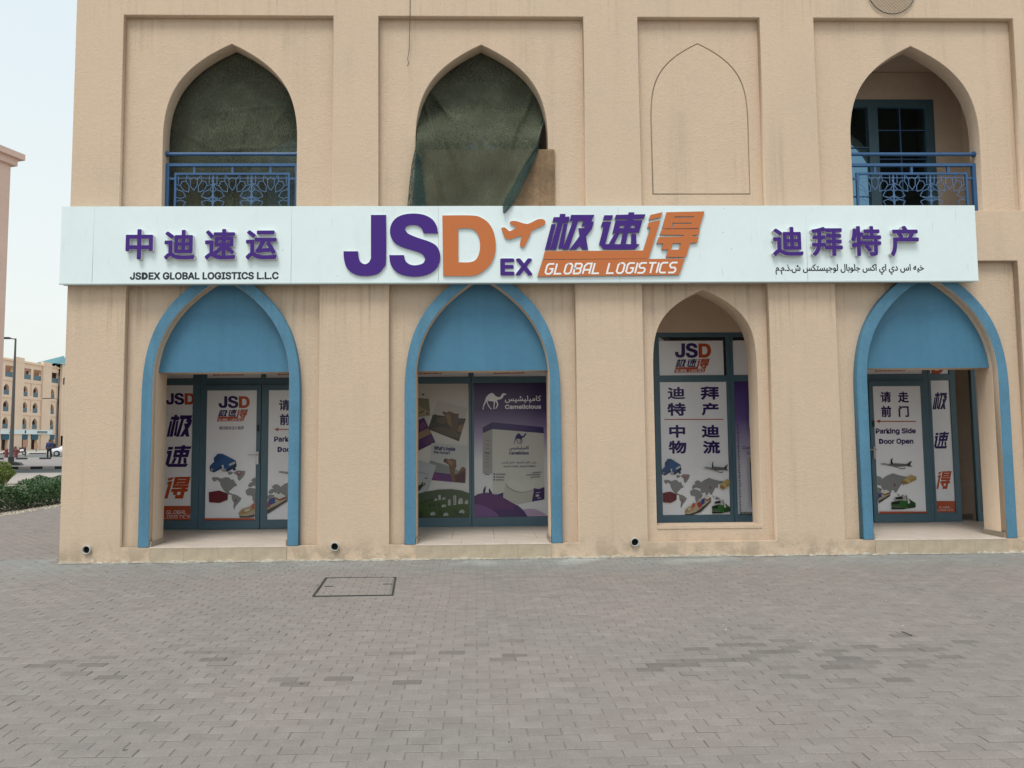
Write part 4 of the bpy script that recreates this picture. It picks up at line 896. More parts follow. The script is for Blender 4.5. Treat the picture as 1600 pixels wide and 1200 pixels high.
p.part('snapshot', [(c2([(110,245),(358,318),(232,712),(110,670)]), (0.37, 0.41, 0.43)), (c2([(110,590),(150,575),(175,535),(190,555),(218,550),(200,590),(175,600),(150,640),(118,665)]), (0.03, 0.03, 0.02)), (c2([(178,548),(195,545),(200,575),(180,588)]), (0.28, 0.26, 0.12)),
                    (c2([(205,480),(242,488),(240,500),(205,494)]), (0.02, 0.02, 0.02)), (c2([(120,400),(250,436),(250,442),(120,408)]), (0.18, 0.19, 0.2)), (c2([(190,672),(220,665),(222,690),(195,694)]), (0.03, 0.03, 0.03))])
GR = [(0.055, 0.085, 0.045), (0.04, 0.085, 0.018), (0.035, 0.075, 0.014), (0.03, 0.065, 0.012)]
hills = [(c2([(100,700),(240,665),(400,640),(560,635),(700,655),(800,690),(800,1040),(100,1040)]), GR[0]), (c2([(100,820),(160,800),(300,790),(500,770),(800,800),(800,1040),(100,1040)]), (0.05, 0.09, 0.03)),
         (c2([(100,870),(200,840),(350,800),(520,790),(800,830),(800,1040),(100,1040)]), GR[1]), (c2([(100,900),(300,890),(560,870),(800,830),(800,1040),(100,1040)]), GR[2]), (c2([(100,960),(250,975),(500,1000),(700,970),(800,950),(800,1040),(100,1040)]), GR[3])]
for hx, hy, hw, hh in ((335,760,36,30),(440,745,40,30),(430,840,60,35),(280,940,65,45),(455,950,65,42),(650,755,65,80),(740,780,45,55),(665,910,70,50)):
    hills += [(c2([(hx,hy+hh*.4),(hx+hw*.3,hy),(hx+hw*.8,hy),(hx+hw,hy+hh*.4),(hx+hw,hy+hh),(hx,hy+hh)]), (0.30, 0.33, 0.31)), (c2([(hx+hw*.1,hy+hh*.5),(hx+hw*.4,hy+hh*.5),(hx+hw*.4,hy+hh),(hx+hw*.1,hy+hh)]), (0.45, 0.47, 0.45))]
for hx, hy, hw, hh in ((385,710,35,70),(515,768,36,85),(585,715,40,130)):
    hills += [(c2([(hx,hy+10),(hx+hw*.5,hy),(hx+hw,hy+10),(hx+hw,hy+hh),(hx,hy+hh)]), (0.33, 0.36, 0.34))]
for k_ in range(5): hills.append((c2([(592,740+k_*20),(608,740+k_*20),(608,750+k_*20),(592,750+k_*20)]), (0.08, 0.09, 0.09)))
for hx, hy, r_ in ((165,820,14),(210,800,14),(255,785,14),(300,778,16),(275,852,20),(328,846,20),(395,846,20),(150,975,32),(415,950,28),(610,925,24),(640,960,26),(690,975,22)):
    hills.append((c2([(hx+r_*math.cos(t*PI/4), hy+r_*1.35*math.sin(t*PI/4)) for t in range(8)]), (0.018, 0.045, 0.014)))
p.part('farm_hills', hills)
# 10 purple sheet on the right pane behind the small arch
gm3 = grad_mat('violet to white print', [(0, (.58, .60, .66)), (.35, (.56, .56, .66)), (.72, (.14, .09, .30)), (1, (.06, .03, .17))], .35, 2.49)
p = Poster('violet poster with dark leafy border, half hidden by the right jamb of the small arch', (4.215, 5.33, .35, 2.49), YP, gm3)
strip = []
for k_ in range(60):
    y_ = 662+k_*2.5; x_ = 1152+k_*.055; strip.append(([(x_+random.uniform(-1,1), y_), (x_+random.uniform(1,3), y_+.4), (x_+random.uniform(0,3), y_+1.8), (x_+random.uniform(-1,.5), y_+1.2)], (0.05, 0.05, 0.055)))
for k_ in range(14): x_ = 1157+k_*2.2; strip.append(([(x_, 800+random.uniform(-1,1)), (x_+1.5, 799.5), (x_+1.8, 803), (x_+.3, 803.5)], (0.06, 0.07, 0.04)))
p.part('leafy_border', strip)
p.part('dark_picture', [([(1170,716),(1200,716),(1203,793),(1173,792)], (0.03, 0.025, 0.05)), ([(1170,714),(1200,714),(1200,722),(1170,722)], (0.25, 0.20, 0.08)), ([(1173,784),(1203,784),(1203,793),(1173,793)], (0.25, 0.20, 0.08)), ([(1169,617),(1200,617),(1200,665),(1169,668)], (0.6, 0.6, 0.62)), ([(1171,668),(1200,664),(1200,690),(1174,684)], (0.03, 0.02, 0.09))])
p.text('Camel milk', (1160, 697, 1196, 702), 'vpurple', bold=.01); p.text('Camel', (1167, 705, 1184, 710), 'vpurple', bold=.01)

# ------------------------------------------------------------------ ground
gmat = mat('sandy joint bedding', (0.26, 0.235, 0.21), .95, .1, .15, 2, .4, 30)
land = MB().add([(-1500, -1500, -.06), (1500, -1500, -.06), (1500, 1500, -.06), (-1500, 1500, -.06)], [(0, 1, 2, 3)]).build('ground', mat('dusty ground', (0.36, 0.33, 0.29), .95, .1, .12, .3)); tag(land, kind='structure')
PW, PH, GAP = .1845, .0975, .0032
bed = MB().add([(-10.25, -13, -.0055), (14, -13, -.0055), (14, 20, -.0055), (-10.25, 20, -.0055)], [(0, 1, 2, 3)]).build('pavement', gmat); tag(bed, kind='structure')
def paver_mat():
    m = bpy.data.materials.new('concrete paver'); m.use_nodes = True; n = m.node_tree; L = n.links; b = n.nodes['Principled BSDF']
    b.inputs['Roughness'].default_value = .88; b.inputs['Specular IOR Level'].default_value = .25
    at = n.nodes.new('ShaderNodeAttribute'); at.attribute_name = 'tone'; oi = n.nodes.new('ShaderNodeObjectInfo')
    sp = n.nodes.new('ShaderNodeSeparateColor'); L.new(oi.outputs['Color'], sp.inputs[0])
    add = n.nodes.new('ShaderNodeMath'); add.operation = 'ADD'; L.new(at.outputs['Fac'], add.inputs[0]); L.new(sp.outputs[0], add.inputs[1])
    tc = n.nodes.new('ShaderNodeNewGeometry')
    def nz(s, d=5):
        z = n.nodes.new('ShaderNodeTexNoise'); z.inputs['Scale'].default_value = s; z.inputs['Detail'].default_value = d; L.new(tc.outputs['Position'], z.inputs['Vector']); return z.outputs[0]
    def rg(src, a, c, lo, hi):
        r = n.nodes.new('ShaderNodeMapRange'); r.inputs['From Min'].default_value = a; r.inputs['From Max'].default_value = c; r.inputs['To Min'].default_value = lo; r.inputs['To Max'].default_value = hi; L.new(src, r.inputs[0]); return r.outputs[0]
    def mx(f, A, B):
        x = n.nodes.new('ShaderNodeMix'); x.data_type = 'RGBA'; L.new(f, x.inputs['Factor'])
        for s, v in (('A', A), ('B', B)):
            if isinstance(v, tuple): x.inputs[s].default_value = (*v, 1)
            else: L.new(v, x.inputs[s])
        return x.outputs['Result']
    c = mx(rg(nz(.55), .38, .62, 0, 1), (0.246, 0.215, 0.198), (0.224, 0.204, 0.189))
    c = mx(rg(nz(7), .4, .7, 0, .45), c, (0.295, 0.27, 0.25))
    sy = n.nodes.new('ShaderNodeSeparateXYZ'); L.new(tc.outputs['Position'], sy.inputs[0])
    def band(a, b_):
        q = n.nodes.new('ShaderNodeMath'); q.operation = 'MULTIPLY'; L.new(rg(sy.outputs['Y'], a, b_, 0, 1), q.inputs[0]); L.new(rg(sy.outputs['Y'], .1, .6, 1, 0), q.inputs[1]); return q.outputs[0]
    wet = n.nodes.new('ShaderNodeMath'); wet.operation = 'MULTIPLY'; L.new(band(-1.3, -.1), wet.inputs[0]); L.new(rg(nz(1.3), .35, .6, .25, .8), wet.inputs[1])
    c = mx(wet.outputs[0], c, (0.245, 0.262, 0.255))
    lime = n.nodes.new('ShaderNodeMath'); lime.operation = 'MULTIPLY'; L.new(band(-.75, -.05), lime.inputs[0]); L.new(rg(nz(1.1), .54, .66, 0, .6), lime.inputs[1])
    c = mx(lime.outputs[0], c, (0.44, 0.46, 0.43))
    vo = n.nodes.new('ShaderNodeTexVoronoi'); vo.inputs['Scale'].default_value = 1.7; L.new(tc.outputs['Position'], vo.inputs['Vector'])
    c = mx(rg(vo.outputs['Distance'], .020, .028, .75, 0), c, (0.06, 0.055, 0.05))
    vm = n.nodes.new('ShaderNodeVectorMath'); vm.operation = 'SCALE'; L.new(c, vm.inputs[0]); L.new(add.outputs[0], vm.inputs['Scale'])
    g = n.nodes.new('ShaderNodeVectorMath'); g.operation = 'SCALE'; L.new(vm.outputs[0], g.inputs[0]); L.new(rg(nz(110, 3), .3, .7, .86, 1.14), g.inputs['Scale'])
    L.new(g.outputs[0], b.inputs['Base Color'])
    bp = n.nodes.new('ShaderNodeBump'); bp.inputs['Strength'].default_value = .35; bp.inputs['Distance'].default_value = .006; L.new(nz(140, 4), bp.inputs['Height']); L.new(bp.outputs[0], b.inputs['Normal'])
    return m
pmat = paver_mat()
DARK = []
def dk(s, ox, oy, l): DARK.extend([(ox+x/s, oy+y/s) for x, y in l])
dk(2.667, 980, 980, [(505,48),(625,62),(690,60),(450,80),(560,78),(680,76),(300,99),(540,98),(630,97),(480,118),(210,138),(300,137),(400,136),(530,133),(160,157),(270,155),(120,180),(230,140),
                    (840,95),(800,113),(880,132),(960,150),(850,150),(700,172),(820,168),(940,168),(680,193),(900,211),(980,74),(1120,38),(1190,72),(1290,86),(1170,88),(1400,66),(1320,124),(1210,148),(1170,163),(1140,208),(1060,98)])
dk(2, 0, 900, [(40,262),(100,276),(180,262),(60,253),(330,248),(270,274),(220,300),(340,312),(640,238),(720,237),(890,317),(950,331),(1070,314),(1300,325),(1245,239),(1410,235),(1525,216),(1570,207),(1590,243),(1560,256),(700,262)])
dark_xy = [(G(x, y).x, G(x, y).y) for x, y in DARK]
MH = [(-1.685, -2.29), (-.855, -2.28), (-.93, -1.265), (-1.755, -1.25)]     # chamber cover corners
def in_mh(x, y, g=.0):
    n_ = 4; return all(((MH[(i+1) % n_][0]-MH[i][0])*(y-MH[i][1])-(MH[(i+1) % n_][1]-MH[i][1])*(x-MH[i][0])) > -g for i in range(n_))
rnd = random.Random(11); slots = []
rows = int(34/PH)
for j in range(-140, rows-60):
    y = j*PH-.10
    if y > 16: break
    if y < -12.4: continue
    off = (PW*.5 if j % 2 else 0) + rnd.uniform(-.006, .006)
    xr = 9.6 if y < -.06 else -5.5
    for i in range(int(-10.25/PW)-1, int(xr/PW)+1):
        x = i*PW+off
        if x < -10.3 or x > xr: continue
        if y > -.06 and x > XL-.14: continue
        slots.append((x, y))
tone = {}
for k_, (x, y) in enumerate(slots): tone[k_] = 1.0+rnd.gauss(0, .034)
for dx, dy in dark_xy:
    best = min(range(len(slots)), key=lambda q: ((slots[q][0]-dx)/2)**2+(slots[q][1]-dy)**2) if False else None
grid = {}
for k_, (x, y) in enumerate(slots): grid.setdefault((round(x/.25), round(y/.25)), []).append(k_)
for dx, dy in dark_xy:
    c = [q for a in (-1, 0, 1) for b in (-1, 0, 1) for q in grid.get((round(dx/.25)+a, round(dy/.25)+b), [])]
    if c: best = min(c, key=lambda q: ((slots[q][0]-dx)/2)**2+(slots[q][1]-dy)**2); tone[best] = rnd.uniform(.70, .86)
def paver_geo(w, h, c=.0045, t=.05):
    a, b = w/2, h/2
    v = [(-a+c, -b+c, 0), (a-c, -b+c, 0), (a-c, b-c, 0), (-a+c, b-c, 0), (-a, -b, -c*.8), (a, -b, -c*.8), (a, b, -c*.8), (-a, b, -c*.8), (-a, -b, -t), (a, -b, -t), (a, b, -t), (-a, b, -t)]
    f = [(0, 1, 2, 3)] + [(4+k, 4+(k+1) % 4, (k+1) % 4, k) for k in range(4)] + [(8+k, 8+(k+1) % 4, 4+(k+1) % 4, 4+k) for k in range(4)]
    return v, f
pv, pf = paver_geo(PW-GAP, PH-GAP-.0032)
def topx(x, y):
    d = Vector((x, y, 0))-CAM; z = d.dot(FW)
    if z <= .3: return None
    return PPX+d.dot(RT)*F/z, 600-d.dot(UP)*F/z, z
vis = []
for k_, (x, y) in enumerate(slots):
    t = topx(x, y)
    if t and -20 < t[0] < 1620 and t[1] < 1205 and not in_mh(x, y, .06): vis.append((t[2], k_))
single = {k_ for _, k_ in sorted(vis)[:300]}
pme = bpy.data.meshes.new('paver'); pme.from_pydata(pv, [], pf); pme.materials.append(pmat)
bv, bf, bt = [], [], []
for k_, (x, y) in enumerate(slots):
    if in_mh(x, y, .055): continue
    cx, cy = x+rnd.gauss(0, .0012), y+rnd.gauss(0, .0010); rz = rnd.gauss(0, .009); tz = rnd.gauss(0, .0011); tx, ty = rnd.gauss(0, .006), rnd.gauss(0, .009)
    if k_ in single:
        o = bpy.data.objects.new('paver', pme); link(o, bed, (cx, cy, tz)); o.rotation_euler = (ty*.6, -tx*.6, rz); o.color = (tone[k_], 0, 0, 1)
    else:
        cs, sn = math.cos(rz), math.sin(rz); b0 = len(bv)
        bv += [(cx+a*cs-b*sn, cy+a*sn+b*cs, c+tz+a*tx+b*ty) for a, b, c in pv]; bf += [tuple(q+b0 for q in f) for f in pf]; bt += [tone[k_]]*len(pf)
def toned(name, v, f, t, parent):
    o = raw(name, v, f, pmat, parent); a = o.data.attributes.new('tone', 'FLOAT', 'FACE'); a.data.foreach_set('value', t); o.color = (0, 0, 0, 1); return o
tag(toned('paver_field', bv, bf, bt, bed), kind='stuff')
# chamber cover with its own pavers
mc = Vector((sum(p[0] for p in MH)/4, sum(p[1] for p in MH)/4, 0))
T = thing('chamber_cover', 'steel framed chamber cover filled with pavers, flush in the grey paving', 'manhole cover', mc)
fr = MB(); Q = [Vector((p[0], p[1], 0)) for p in MH]
for i in range(4):
    a, b = Q[i], Q[(i+1) % 4]; d = (b-a).normalized(); nn = Vector((-d.y, d.x, 0)); w_ = .021 if i != 2 else .012
    a2, b2 = a+(-d)*0, b
    fr.add([(a2.x, a2.y, .0035+i*.0004), (b2.x, b2.y, .0035+i*.0004), ((b2+nn*w_).x-d.x*0, (b2+nn*w_).y, .0035+i*.0004), ((a2+nn*w_).x, (a2+nn*w_).y, .0035+i*.0004),
            (a2.x, a2.y, -.03), (b2.x, b2.y, -.03), ((b2+nn*w_).x, (b2+nn*w_).y, -.03), ((a2+nn*w_).x, (a2+nn*w_).y, -.03)],
           [(0, 1, 2, 3), (0, 4, 5, 1), (2, 6, 7, 3)])
fr.build('frame', M['darkmetal'], T)
ly = MB(); ly.box(-1.66, -1.56, -1.79, -1.77, .001, .006); ly.build('lifting_slot', M['darkmetal'], T)
ly = MB(); ly.box(-1.03, -.93, -1.70, -1.68, .001, .006); ly.build('lifting_slot', M['darkmetal'], T)
e1 = (Q[1]-Q[0]).normalized(); e2 = (Q[3]-Q[0]).normalized(); bv, bf, bt = [], [], []
MB().add([(Q[0].x, Q[0].y, -.012), (Q[1].x, Q[1].y, -.012), (Q[2].x, Q[2].y, -.012), (Q[3].x, Q[3].y, -.012)], [(0, 1, 2, 3)]).build('tray', gmat, T)
for j in range(10):
    for i in range(-1, 5):
        u = (i+.5*(j % 2)+.5)*PW+.0; v_ = (j+.5)*PH+.04; w2 = PW
        lo, hi = max(u-PW/2, .034), min(u+PW/2, .79)
        if hi-lo < .03: continue
        ww = hi-lo; c = Q[0]+e1*((lo+hi)/2)+e2*v_; g_, f_ = paver_geo(ww-GAP, PH-GAP, .003, .011); b0 = len(bv)
        bv += [tuple(c+e1*a+e2*b+Vector((0, 0, z+.001))) for a, b, z in g_]; bf += [tuple(q+b0 for q in f) for f in f_]; bt += [rnd.gauss(1.03, .02)]*len(f_)
toned('paver_infill', bv, bf, bt, T)
# a second, fainter cover outline near the wall
# litter on the paving
lit = MB(); lrnd = random.Random(4)
for _ in range(170):
    x, y = lrnd.uniform(-7, 8), lrnd.uniform(-8, -.1); r = lrnd.uniform(.003, .009); a = lrnd.uniform(0, PI)
    lit.add([(x+r*math.cos(a+t*PI/2), y+r*.7*math.sin(a+t*PI/2), .001) for t in range(4)]+[(x, y, .001+r*.7)], [(0, 1, 4), (1, 2, 4), (2, 3, 4), (3, 0, 4)], lrnd.choice([0, 0, 1, 1]))
tag(lit.build('grit', [mat('pale grit', (0.62, 0.6, 0.56), .9), mat('dark grit', (0.06, 0.055, 0.05), .9)]), 'scattered pale and dark grit specks lying on the grey paving', 'grit', kind='stuff')
tw = MB(); q = [G(1409, 987, .01), G(1418, 990, .014), G(1425, 993, .006)]
for a, b in zip(q, q[1:]): tw.bar(a, b, .008, n=5)
tag(tw.build('twig', M['darkmetal'], None, at=tuple(q[1])), 'small dark curved twig lying on the paving near the dark patched pavers', 'twig')
# ------------------------------------------------------------------ landscape at the left
def sheet(name, pts, z, m, kind='structure'):
    return tag(MB().add([(x, y, z) for x, y in pts], [tuple(range(len(pts)))]).build(name, m), kind=kind)
grav_m = mat('sandy gravel bed', (0.37, 0.33, 0.26), .95, .1, .25, 4, .8, 25)
sheet('gravel_bed', [(-30, -13), (-10.25, -13), (-10.25, 20), (-30, 20)], -.02, grav_m)
peb = MB(); r3 = random.Random(5)
for _ in range(9000):
    x, y = r3.uniform(-11.9, -10.0), r3.uniform(2.5, 13); 
    if x > -10.25 and r3.random() < .6: continue
    r = r3.uniform(.008, .028); a = r3.uniform(0, 3)
    vs = [(x+r*math.cos(a+t*PI/2), y+r*.8*math.sin(a+t*PI/2), -.02) for t in range(4)]+[(x, y, -.02+r*r3.uniform(.6, 1))]
    peb.add(vs, [(0, 1, 4), (1, 2, 4), (2, 3, 4), (3, 0, 4)], r3.choice([0, 0, 1, 2]))
tag(peb.build('gravel', [mat('gravel stone', (0.42, 0.38, 0.31), .9), mat('gravel stone light', (0.55, 0.51, 0.44), .9), mat('gravel stone dark', (0.17, 0.15, 0.12), .9)]), 'strip of loose sandy gravel in front of the clipped dark hedge', 'gravel', kind='stuff')
def leaf_mat(name, a, b):
    m = bpy.data.materials.new(name); m.use_nodes = True; n = m.node_tree; p_ = n.nodes['Principled BSDF']; p_.inputs['Roughness'].default_value = .6
    g = n.nodes.new('ShaderNodeNewGeometry'); z = n.nodes.new('ShaderNodeTexNoise'); z.inputs['Scale'].default_value = 6; n.links.new(g.outputs['Position'], z.inputs['Vector'])
    x = n.nodes.new('ShaderNodeMix'); x.data_type = 'RGBA'; x.inputs['A'].default_value = (*a, 1); x.inputs['B'].default_value = (*b, 1)
    r = n.nodes.new('ShaderNodeMapRange'); r.inputs['From Min'].default_value = .35; r.inputs['From Max'].default_value = .65; n.links.new(z.outputs[0], r.inputs[0]); n.links.new(r.outputs[0], x.inputs['Factor']); n.links.new(x.outputs['Result'], p_.inputs['Base Color']); return m
def leaves(sampler, count, size, m, name, parent=None, seed=1, at=(0, 0, 0)):
    r = random.Random(seed); v, f = [], []
    for _ in range(count):
        x, y, z = sampler(r); s = size*r.uniform(.6, 1.3); a = Vector((r.gauss(0, 1), r.gauss(0, 1), r.gauss(.5, .7))).normalized(); b = a.orthogonal().normalized(); c = a.cross(b); k = len(v); th = r.uniform(0, 6.3)
        u = b*math.cos(th)+c*math.sin(th); w = c*math.cos(th)-b*math.sin(th); q = Vector((x, y, z))-Vector(at)
        v += [tuple(q-u*s), tuple(q-w*s*.45), tuple(q+u*s), tuple(q+w*s*.45)]; f.append((k, k+1, k+2, k+3))
    return raw(name, v, f, m, parent, None, False, at if parent is None else at)
HX = [(-11.0, 3.5), (-10.75, 13), (-11, 17), (-14.8, 16.3), (-13.6, 12.8), (-12.9, 11), (-13.1, 10.4), (-15, 9.8), (-22, 9.5), (-22, 3.5)]
def inpoly(x, y, P_):
    c = False
    for i in range(len(P_)):
        a, b = P_[i-1], P_[i]
        if (a[1] > y) != (b[1] > y) and x < (b[0]-a[0])*(y-a[1])/(b[1]-a[1])+a[0]: c = not c
    return c
def hedge_s(r):
    while True:
        x, y = r.uniform(-22, -10.6), r.uniform(3.5, 17)
        if r.random() < .35: x = r.uniform(-11.4, -10.7)
        if x < -16.5 and r.random() < .7: continue
        if inpoly(x, y, HX):
            h = .46+.05*math.sin(x*3.1+y*2.3)+.04*math.sin(x*7+y*5.1)
            edge = min(1, (-10.75-.02*(y-13)*0-x)/.25) if x > -11.2 else 1
            return x, y, (h*max(.25, edge)*(1-abs(r.gauss(0, .13))) if r.random() < .75 else r.uniform(.02, h))
H = leaves(hedge_s, 75000, .032, leaf_mat('dark hedge leaf', (0.026, 0.068, 0.020), (0.058, 0.125, 0.040)), 'clipped_hedge', seed=2)
tag(H, 'low dark green clipped hedge mass beside the left corner of the building', 'hedge', kind='stuff')
sheet('hedge_soil', HX[::-1], -.012, mat('dark soil under the hedge', (0.05, 0.045, 0.03), .95))
bc = G(1, 757); bc = Vector((bc.x, bc.y, 0))
T = thing('round_bush', 'yellow green rounded bush standing behind the dark hedge at the left edge', 'bush', bc)
st = MB(); 
for k_ in range(7):
    a = k_*.9; st.bar((bc.x, bc.y, 0), (bc.x+.25*math.cos(a), bc.y+.25*math.sin(a), .45), .035, n=5, r2=.5)
st.build('stem', mat('bush wood', (0.12, 0.09, 0.06), .9), T)
def bush_s(r):
    d = Vector((r.gauss(0, 1), r.gauss(0, 1), r.gauss(0, 1))).normalized(); k = 1+.10*math.sin(d.x*5+1)+.08*math.sin(d.y*7)+.08*math.sin(d.z*6+2); q = r.uniform(.55, 1)**.5*k
    return bc.x+d.x*.47*q, bc.y+d.y*.47*q, .44+d.z*.38*q
leaves(bush_s, 5200, .034, leaf_mat('bush leaf', (0.09, 0.14, 0.02), (0.17, 0.22, 0.035)), 'foliage', T, 5)
# paved strips, kerbs and roads, running parallel to the facade
def yg(py): return G(40, py).y
XA, XB = -220, 20
walk_m = mat('far paving', (0.40, 0.365, 0.33), .9, .1, .08, 1.2); road_m = mat('asphalt', (0.085, 0.095, 0.092), .85, .2, .12, 2, .3, 30); pav2 = mat('purple grey paving road', (0.28, 0.25, 0.24), .9, .1, .06, .7)
y1, y2, y3, y4, y5 = yg(738.5), yg(732.3), yg(729.4), yg(717.4), yg(715.2)
sheet('footpath', [(XA, 20.02), (XB, 20.02), (XB, y1), (XA, y1)], -.015, walk_m)
sheet('footpath', [(XA, 9.5), (-30, 9.5), (-30, 20), (XA, 20)], -.015, walk_m)
sheet('road', [(XA, y1), (XB, y1), (XB, y2), (XA, y2)], -.03, road_m)
sheet('road', [(XA, y3-.1), (XB, y3-.1), (XB, y4), (XA, y4)], -.025, pav2)
sheet('road', [(XA, y5), (XB, y5), (XB, 90), (XA, 90)], -.03, mat('parking asphalt', (0.16, 0.16, 0.155), .85, .2, .1, 1))
sheet('footpath', [(XA, 90), (XB, 90), (XB, 500), (XA, 500)], -.02, walk_m)
km = [mat('pale kerb stone', (0.46, 0.44, 0.40), .85), mat('black kerb paint', (0.03, 0.032, 0.034), .7)]
def kerb(y, h, x0, x1, step, w=.18, lab=''):
    K = thing('striped_kerb', lab, 'kerb', ((x0+x1)/2, y, 0)); x = x0; i = 0; ms = []
    for m_ in km:
        me = bpy.data.meshes.new('kerb_stone'); g = MB().box(0, step-.01, 0, w, -.03, h); me.from_pydata(g.v, [], g.f); me.materials.append(m_); ms.append(me)
    while x < x1: link(bpy.data.objects.new('kerb_stone', ms[i % 2]), K, (x, y, 0)); x += step; i += 1
kerb(y2, .13, -42, -18, .72, lab='nearer kerb painted in black and pale blocks behind the hedge')
kerb(y4, .13, -62, -24, 1.1, lab='farther kerb painted in black and pale blocks beyond the pale roadway')
kerb(92, .14, -110, -34, 2.2, lab='farthest low dark and pale kerb in front of the distant arcaded block')

# street lamp
def lamp(px, base_py, top_py, arm, label, base_w=.30, top_w=.12):
    b = G(px, base_py); d = (b-CAM).dot(FW); h = 1.6+(base_py-0)*0+(d*(((600-top_py)/F)*math.cos(PITCH)+math.sin(PITCH)))
    T = thing('street_lamp', label, 'street lamp', (b.x, b.y, 0))
    pm_ = mat('dark lamp pole', (0.10, 0.10, 0.10), .6)
    MB().bar((b.x, b.y, 0), (b.x, b.y, h), base_w, n=10, r2=top_w/base_w).build('pole', pm_, T)
    MB().bar((b.x, b.y, 0), (b.x, b.y, .55), base_w*1.35, n=10).build('pole_base', M['darkmetal'], T)
    MB().bar((b.x, b.y, h-.05), (b.x+arm*.7, b.y, h+.02), .09, n=6).build('arm', pm_, T)
    s = 1 if arm > 0 else -1
    MB().box(b.x+arm*.6, b.x+arm*1.5, b.y-.16, b.y+.16, h-.03, h+.09).build('lamp_head', M['darkmetal'], T)
lamp(17, 726, 521, -.7, 'tall dark street lamp rising above the round bush at the left edge')
lamp(87, 706, 617, -1.6, 'thin distant street lamp before the far block, right of the tall one', .34, .16)
# rocks beside the lamp
g0 = G(24, 727); MB().prism([(g0.x-.35, 0), (g0.x+.5, 0), (g0.x+.3, .18), (g0.x-.1, .25)], g0.y-.2, g0.y+.2).build('dark_rock', M['darkmetal']); 
tag(bpy.data.objects['dark_rock'], 'small dark lump of rubble beside the foot of the tall lamp', 'rock')

# ------------------------------------------------------------------ distant arcaded block
XF = -90.0
pinkm = mat('pale peach render', (0.80, 0.61, 0.46), .9, .2, .04, .3); pink_shade = mat('peach render with painted shade', (0.66, 0.46, 0.34), .9, .2); dk_g = mat('dark recess glass', (0.03, 0.045, 0.055), .25, .5)  # second peach is a darker copy, with recess shade put into the colour
awn = mat('blue awning board', (0.03, 0.11, 0.16), .7); roofm = mat('blue green metal roof', (0.10, 0.24, 0.27), .6)
def YF(px): return PXp(px, 690, XF).y
def ZF(px, py): return PXp(px, py, XF).z
FB = thing('arcaded_block', 'distant peach five storey block with rows of pointed arches and a pyramid roof', 'building', (XF, YF(40), 0))
# outline in (y,z) drawn on plane x=XF facing +x
def yz_curve(name, loops, x0, depth, mats, parent):
    me = curve_mesh([[(y, z) for y, z in lp] for lp in loops], 0, depth)     # axes: x=y_world, y=depth, z
    me.transform(Matrix(((0, -1, 0, x0), (1, 0, 0, 0), (0, 0, 1, 0), (0, 0, 0, 1))))
    for m in (mats if isinstance(mats, (list, tuple)) else [mats]): me.materials.append(m)
    return link(bpy.data.objects.new(name, me), parent)
zf = lambda py, px=40: ZF(px, py)
cols = [(7.0, .75), (36.4, .70), (53.0, .70), (79.0, .66)]
rowz = [(zf(605.5+0, 36.4), zf(618.5, 36.4)), (zf(627.5, 36.4), zf(644.5, 36.4)), (zf(652.5, 36.4), zf(669.5, 36.4))]
rowz = [(ZF(36.4, 619), ZF(36.4, 602)), (ZF(36.4, 644.3), ZF(36.4, 627.3)), (ZF(36.4, 670), ZF(36.4, 652.5))]
def parch(cy, hw, z0, z1):
    r = []; 
    for t in range(9): u = t/8; r.append((hw*(1-u**2.2), z0+(z1-z0)*(.55+.45*u**1.15)))
    R_ = [(cy+a, b) for a, b in r]; L_ = [(cy-a, b) for a, b in r[::-1][1:]]
    return [(cy+hw, z0)]+R_+L_+[(cy-hw, z0)]
y0f, y1f, yt = YF(-60), YF(88), ZF(30, 559.5)
loops = [rect(y0f, y1f, -.05, ZF(40, 564)), ]
holes = []; wins = []
pitch_y = YF(53)-YF(36.4)
ycol = [YF(36.4)-k*pitch_y for k in (-1, 0)] + [YF(79)] + [YF(7), YF(7)-pitch_y]
for cy in ycol:
    for z0, z1 in rowz: holes.append(parch(cy, pitch_y*.24, z0, z1)); wins.append((cy, pitch_y*.24, z0, z1))
ztop0, ztop1 = ZF(45, 593), ZF(45, 576)
for a, b in ((YF(32.8), YF(44.8)), (YF(48.5), YF(61)), (YF(4), YF(16.4)), (YF(76), YF(88)-.05)): holes.append(rect(a, b, ztop0, ztop1))
for cy in ycol: holes.append(rect(cy-pitch_y*.27, cy+pitch_y*.27, .1, ZF(40, 679)))
yz_curve('facade', [rect(y0f, y1f, -.05, ZF(45, 565))]+holes, XF, .5, pinkm, FB)
MB().box(XF-14, XF-1.6, y0f, y1f+14, 0, ZF(45, 566)).build('inner_wall', pink_shade, FB)
for a, b in ((YF(18), YF(32)), (YF(62), YF(75.5))): MB().box(XF-.3, XF+.25, a, b, ZF(45, 565), ZF(45, 561.2)).box(XF+.0, XF+.25, a, b, .0, ZF(45, 565)).build('projecting_pier', pinkm, FB)
for cy, hw, z0, z1 in wins:
    MB().box(XF-.75, XF-.70, cy-hw*.8, cy+hw*.8, z0, z1-.2).build('window', dk_g, FB)
    MB().box(XF-.12, XF-.06, cy-hw, cy+hw, z0, z0+.9).build('railing', M['frame'], FB)
for a, b in ((YF(33.5), YF(39.5)), (YF(49.5), YF(54.5)), (YF(5), YF(10)), (YF(76.5), YF(80.5))): MB().box(XF-1.58, XF-1.5, a, b, ztop0, ztop1-.3).build('window', dk_g, FB)
for a, b in ((YF(32.8), YF(44.8)), (YF(48.5), YF(61)), (YF(4), YF(16.4)), (YF(76), YF(88)-.05)): MB().box(XF-.12, XF-.06, a, b, ztop0, ztop0+1.0).build('railing', M['frame'], FB)
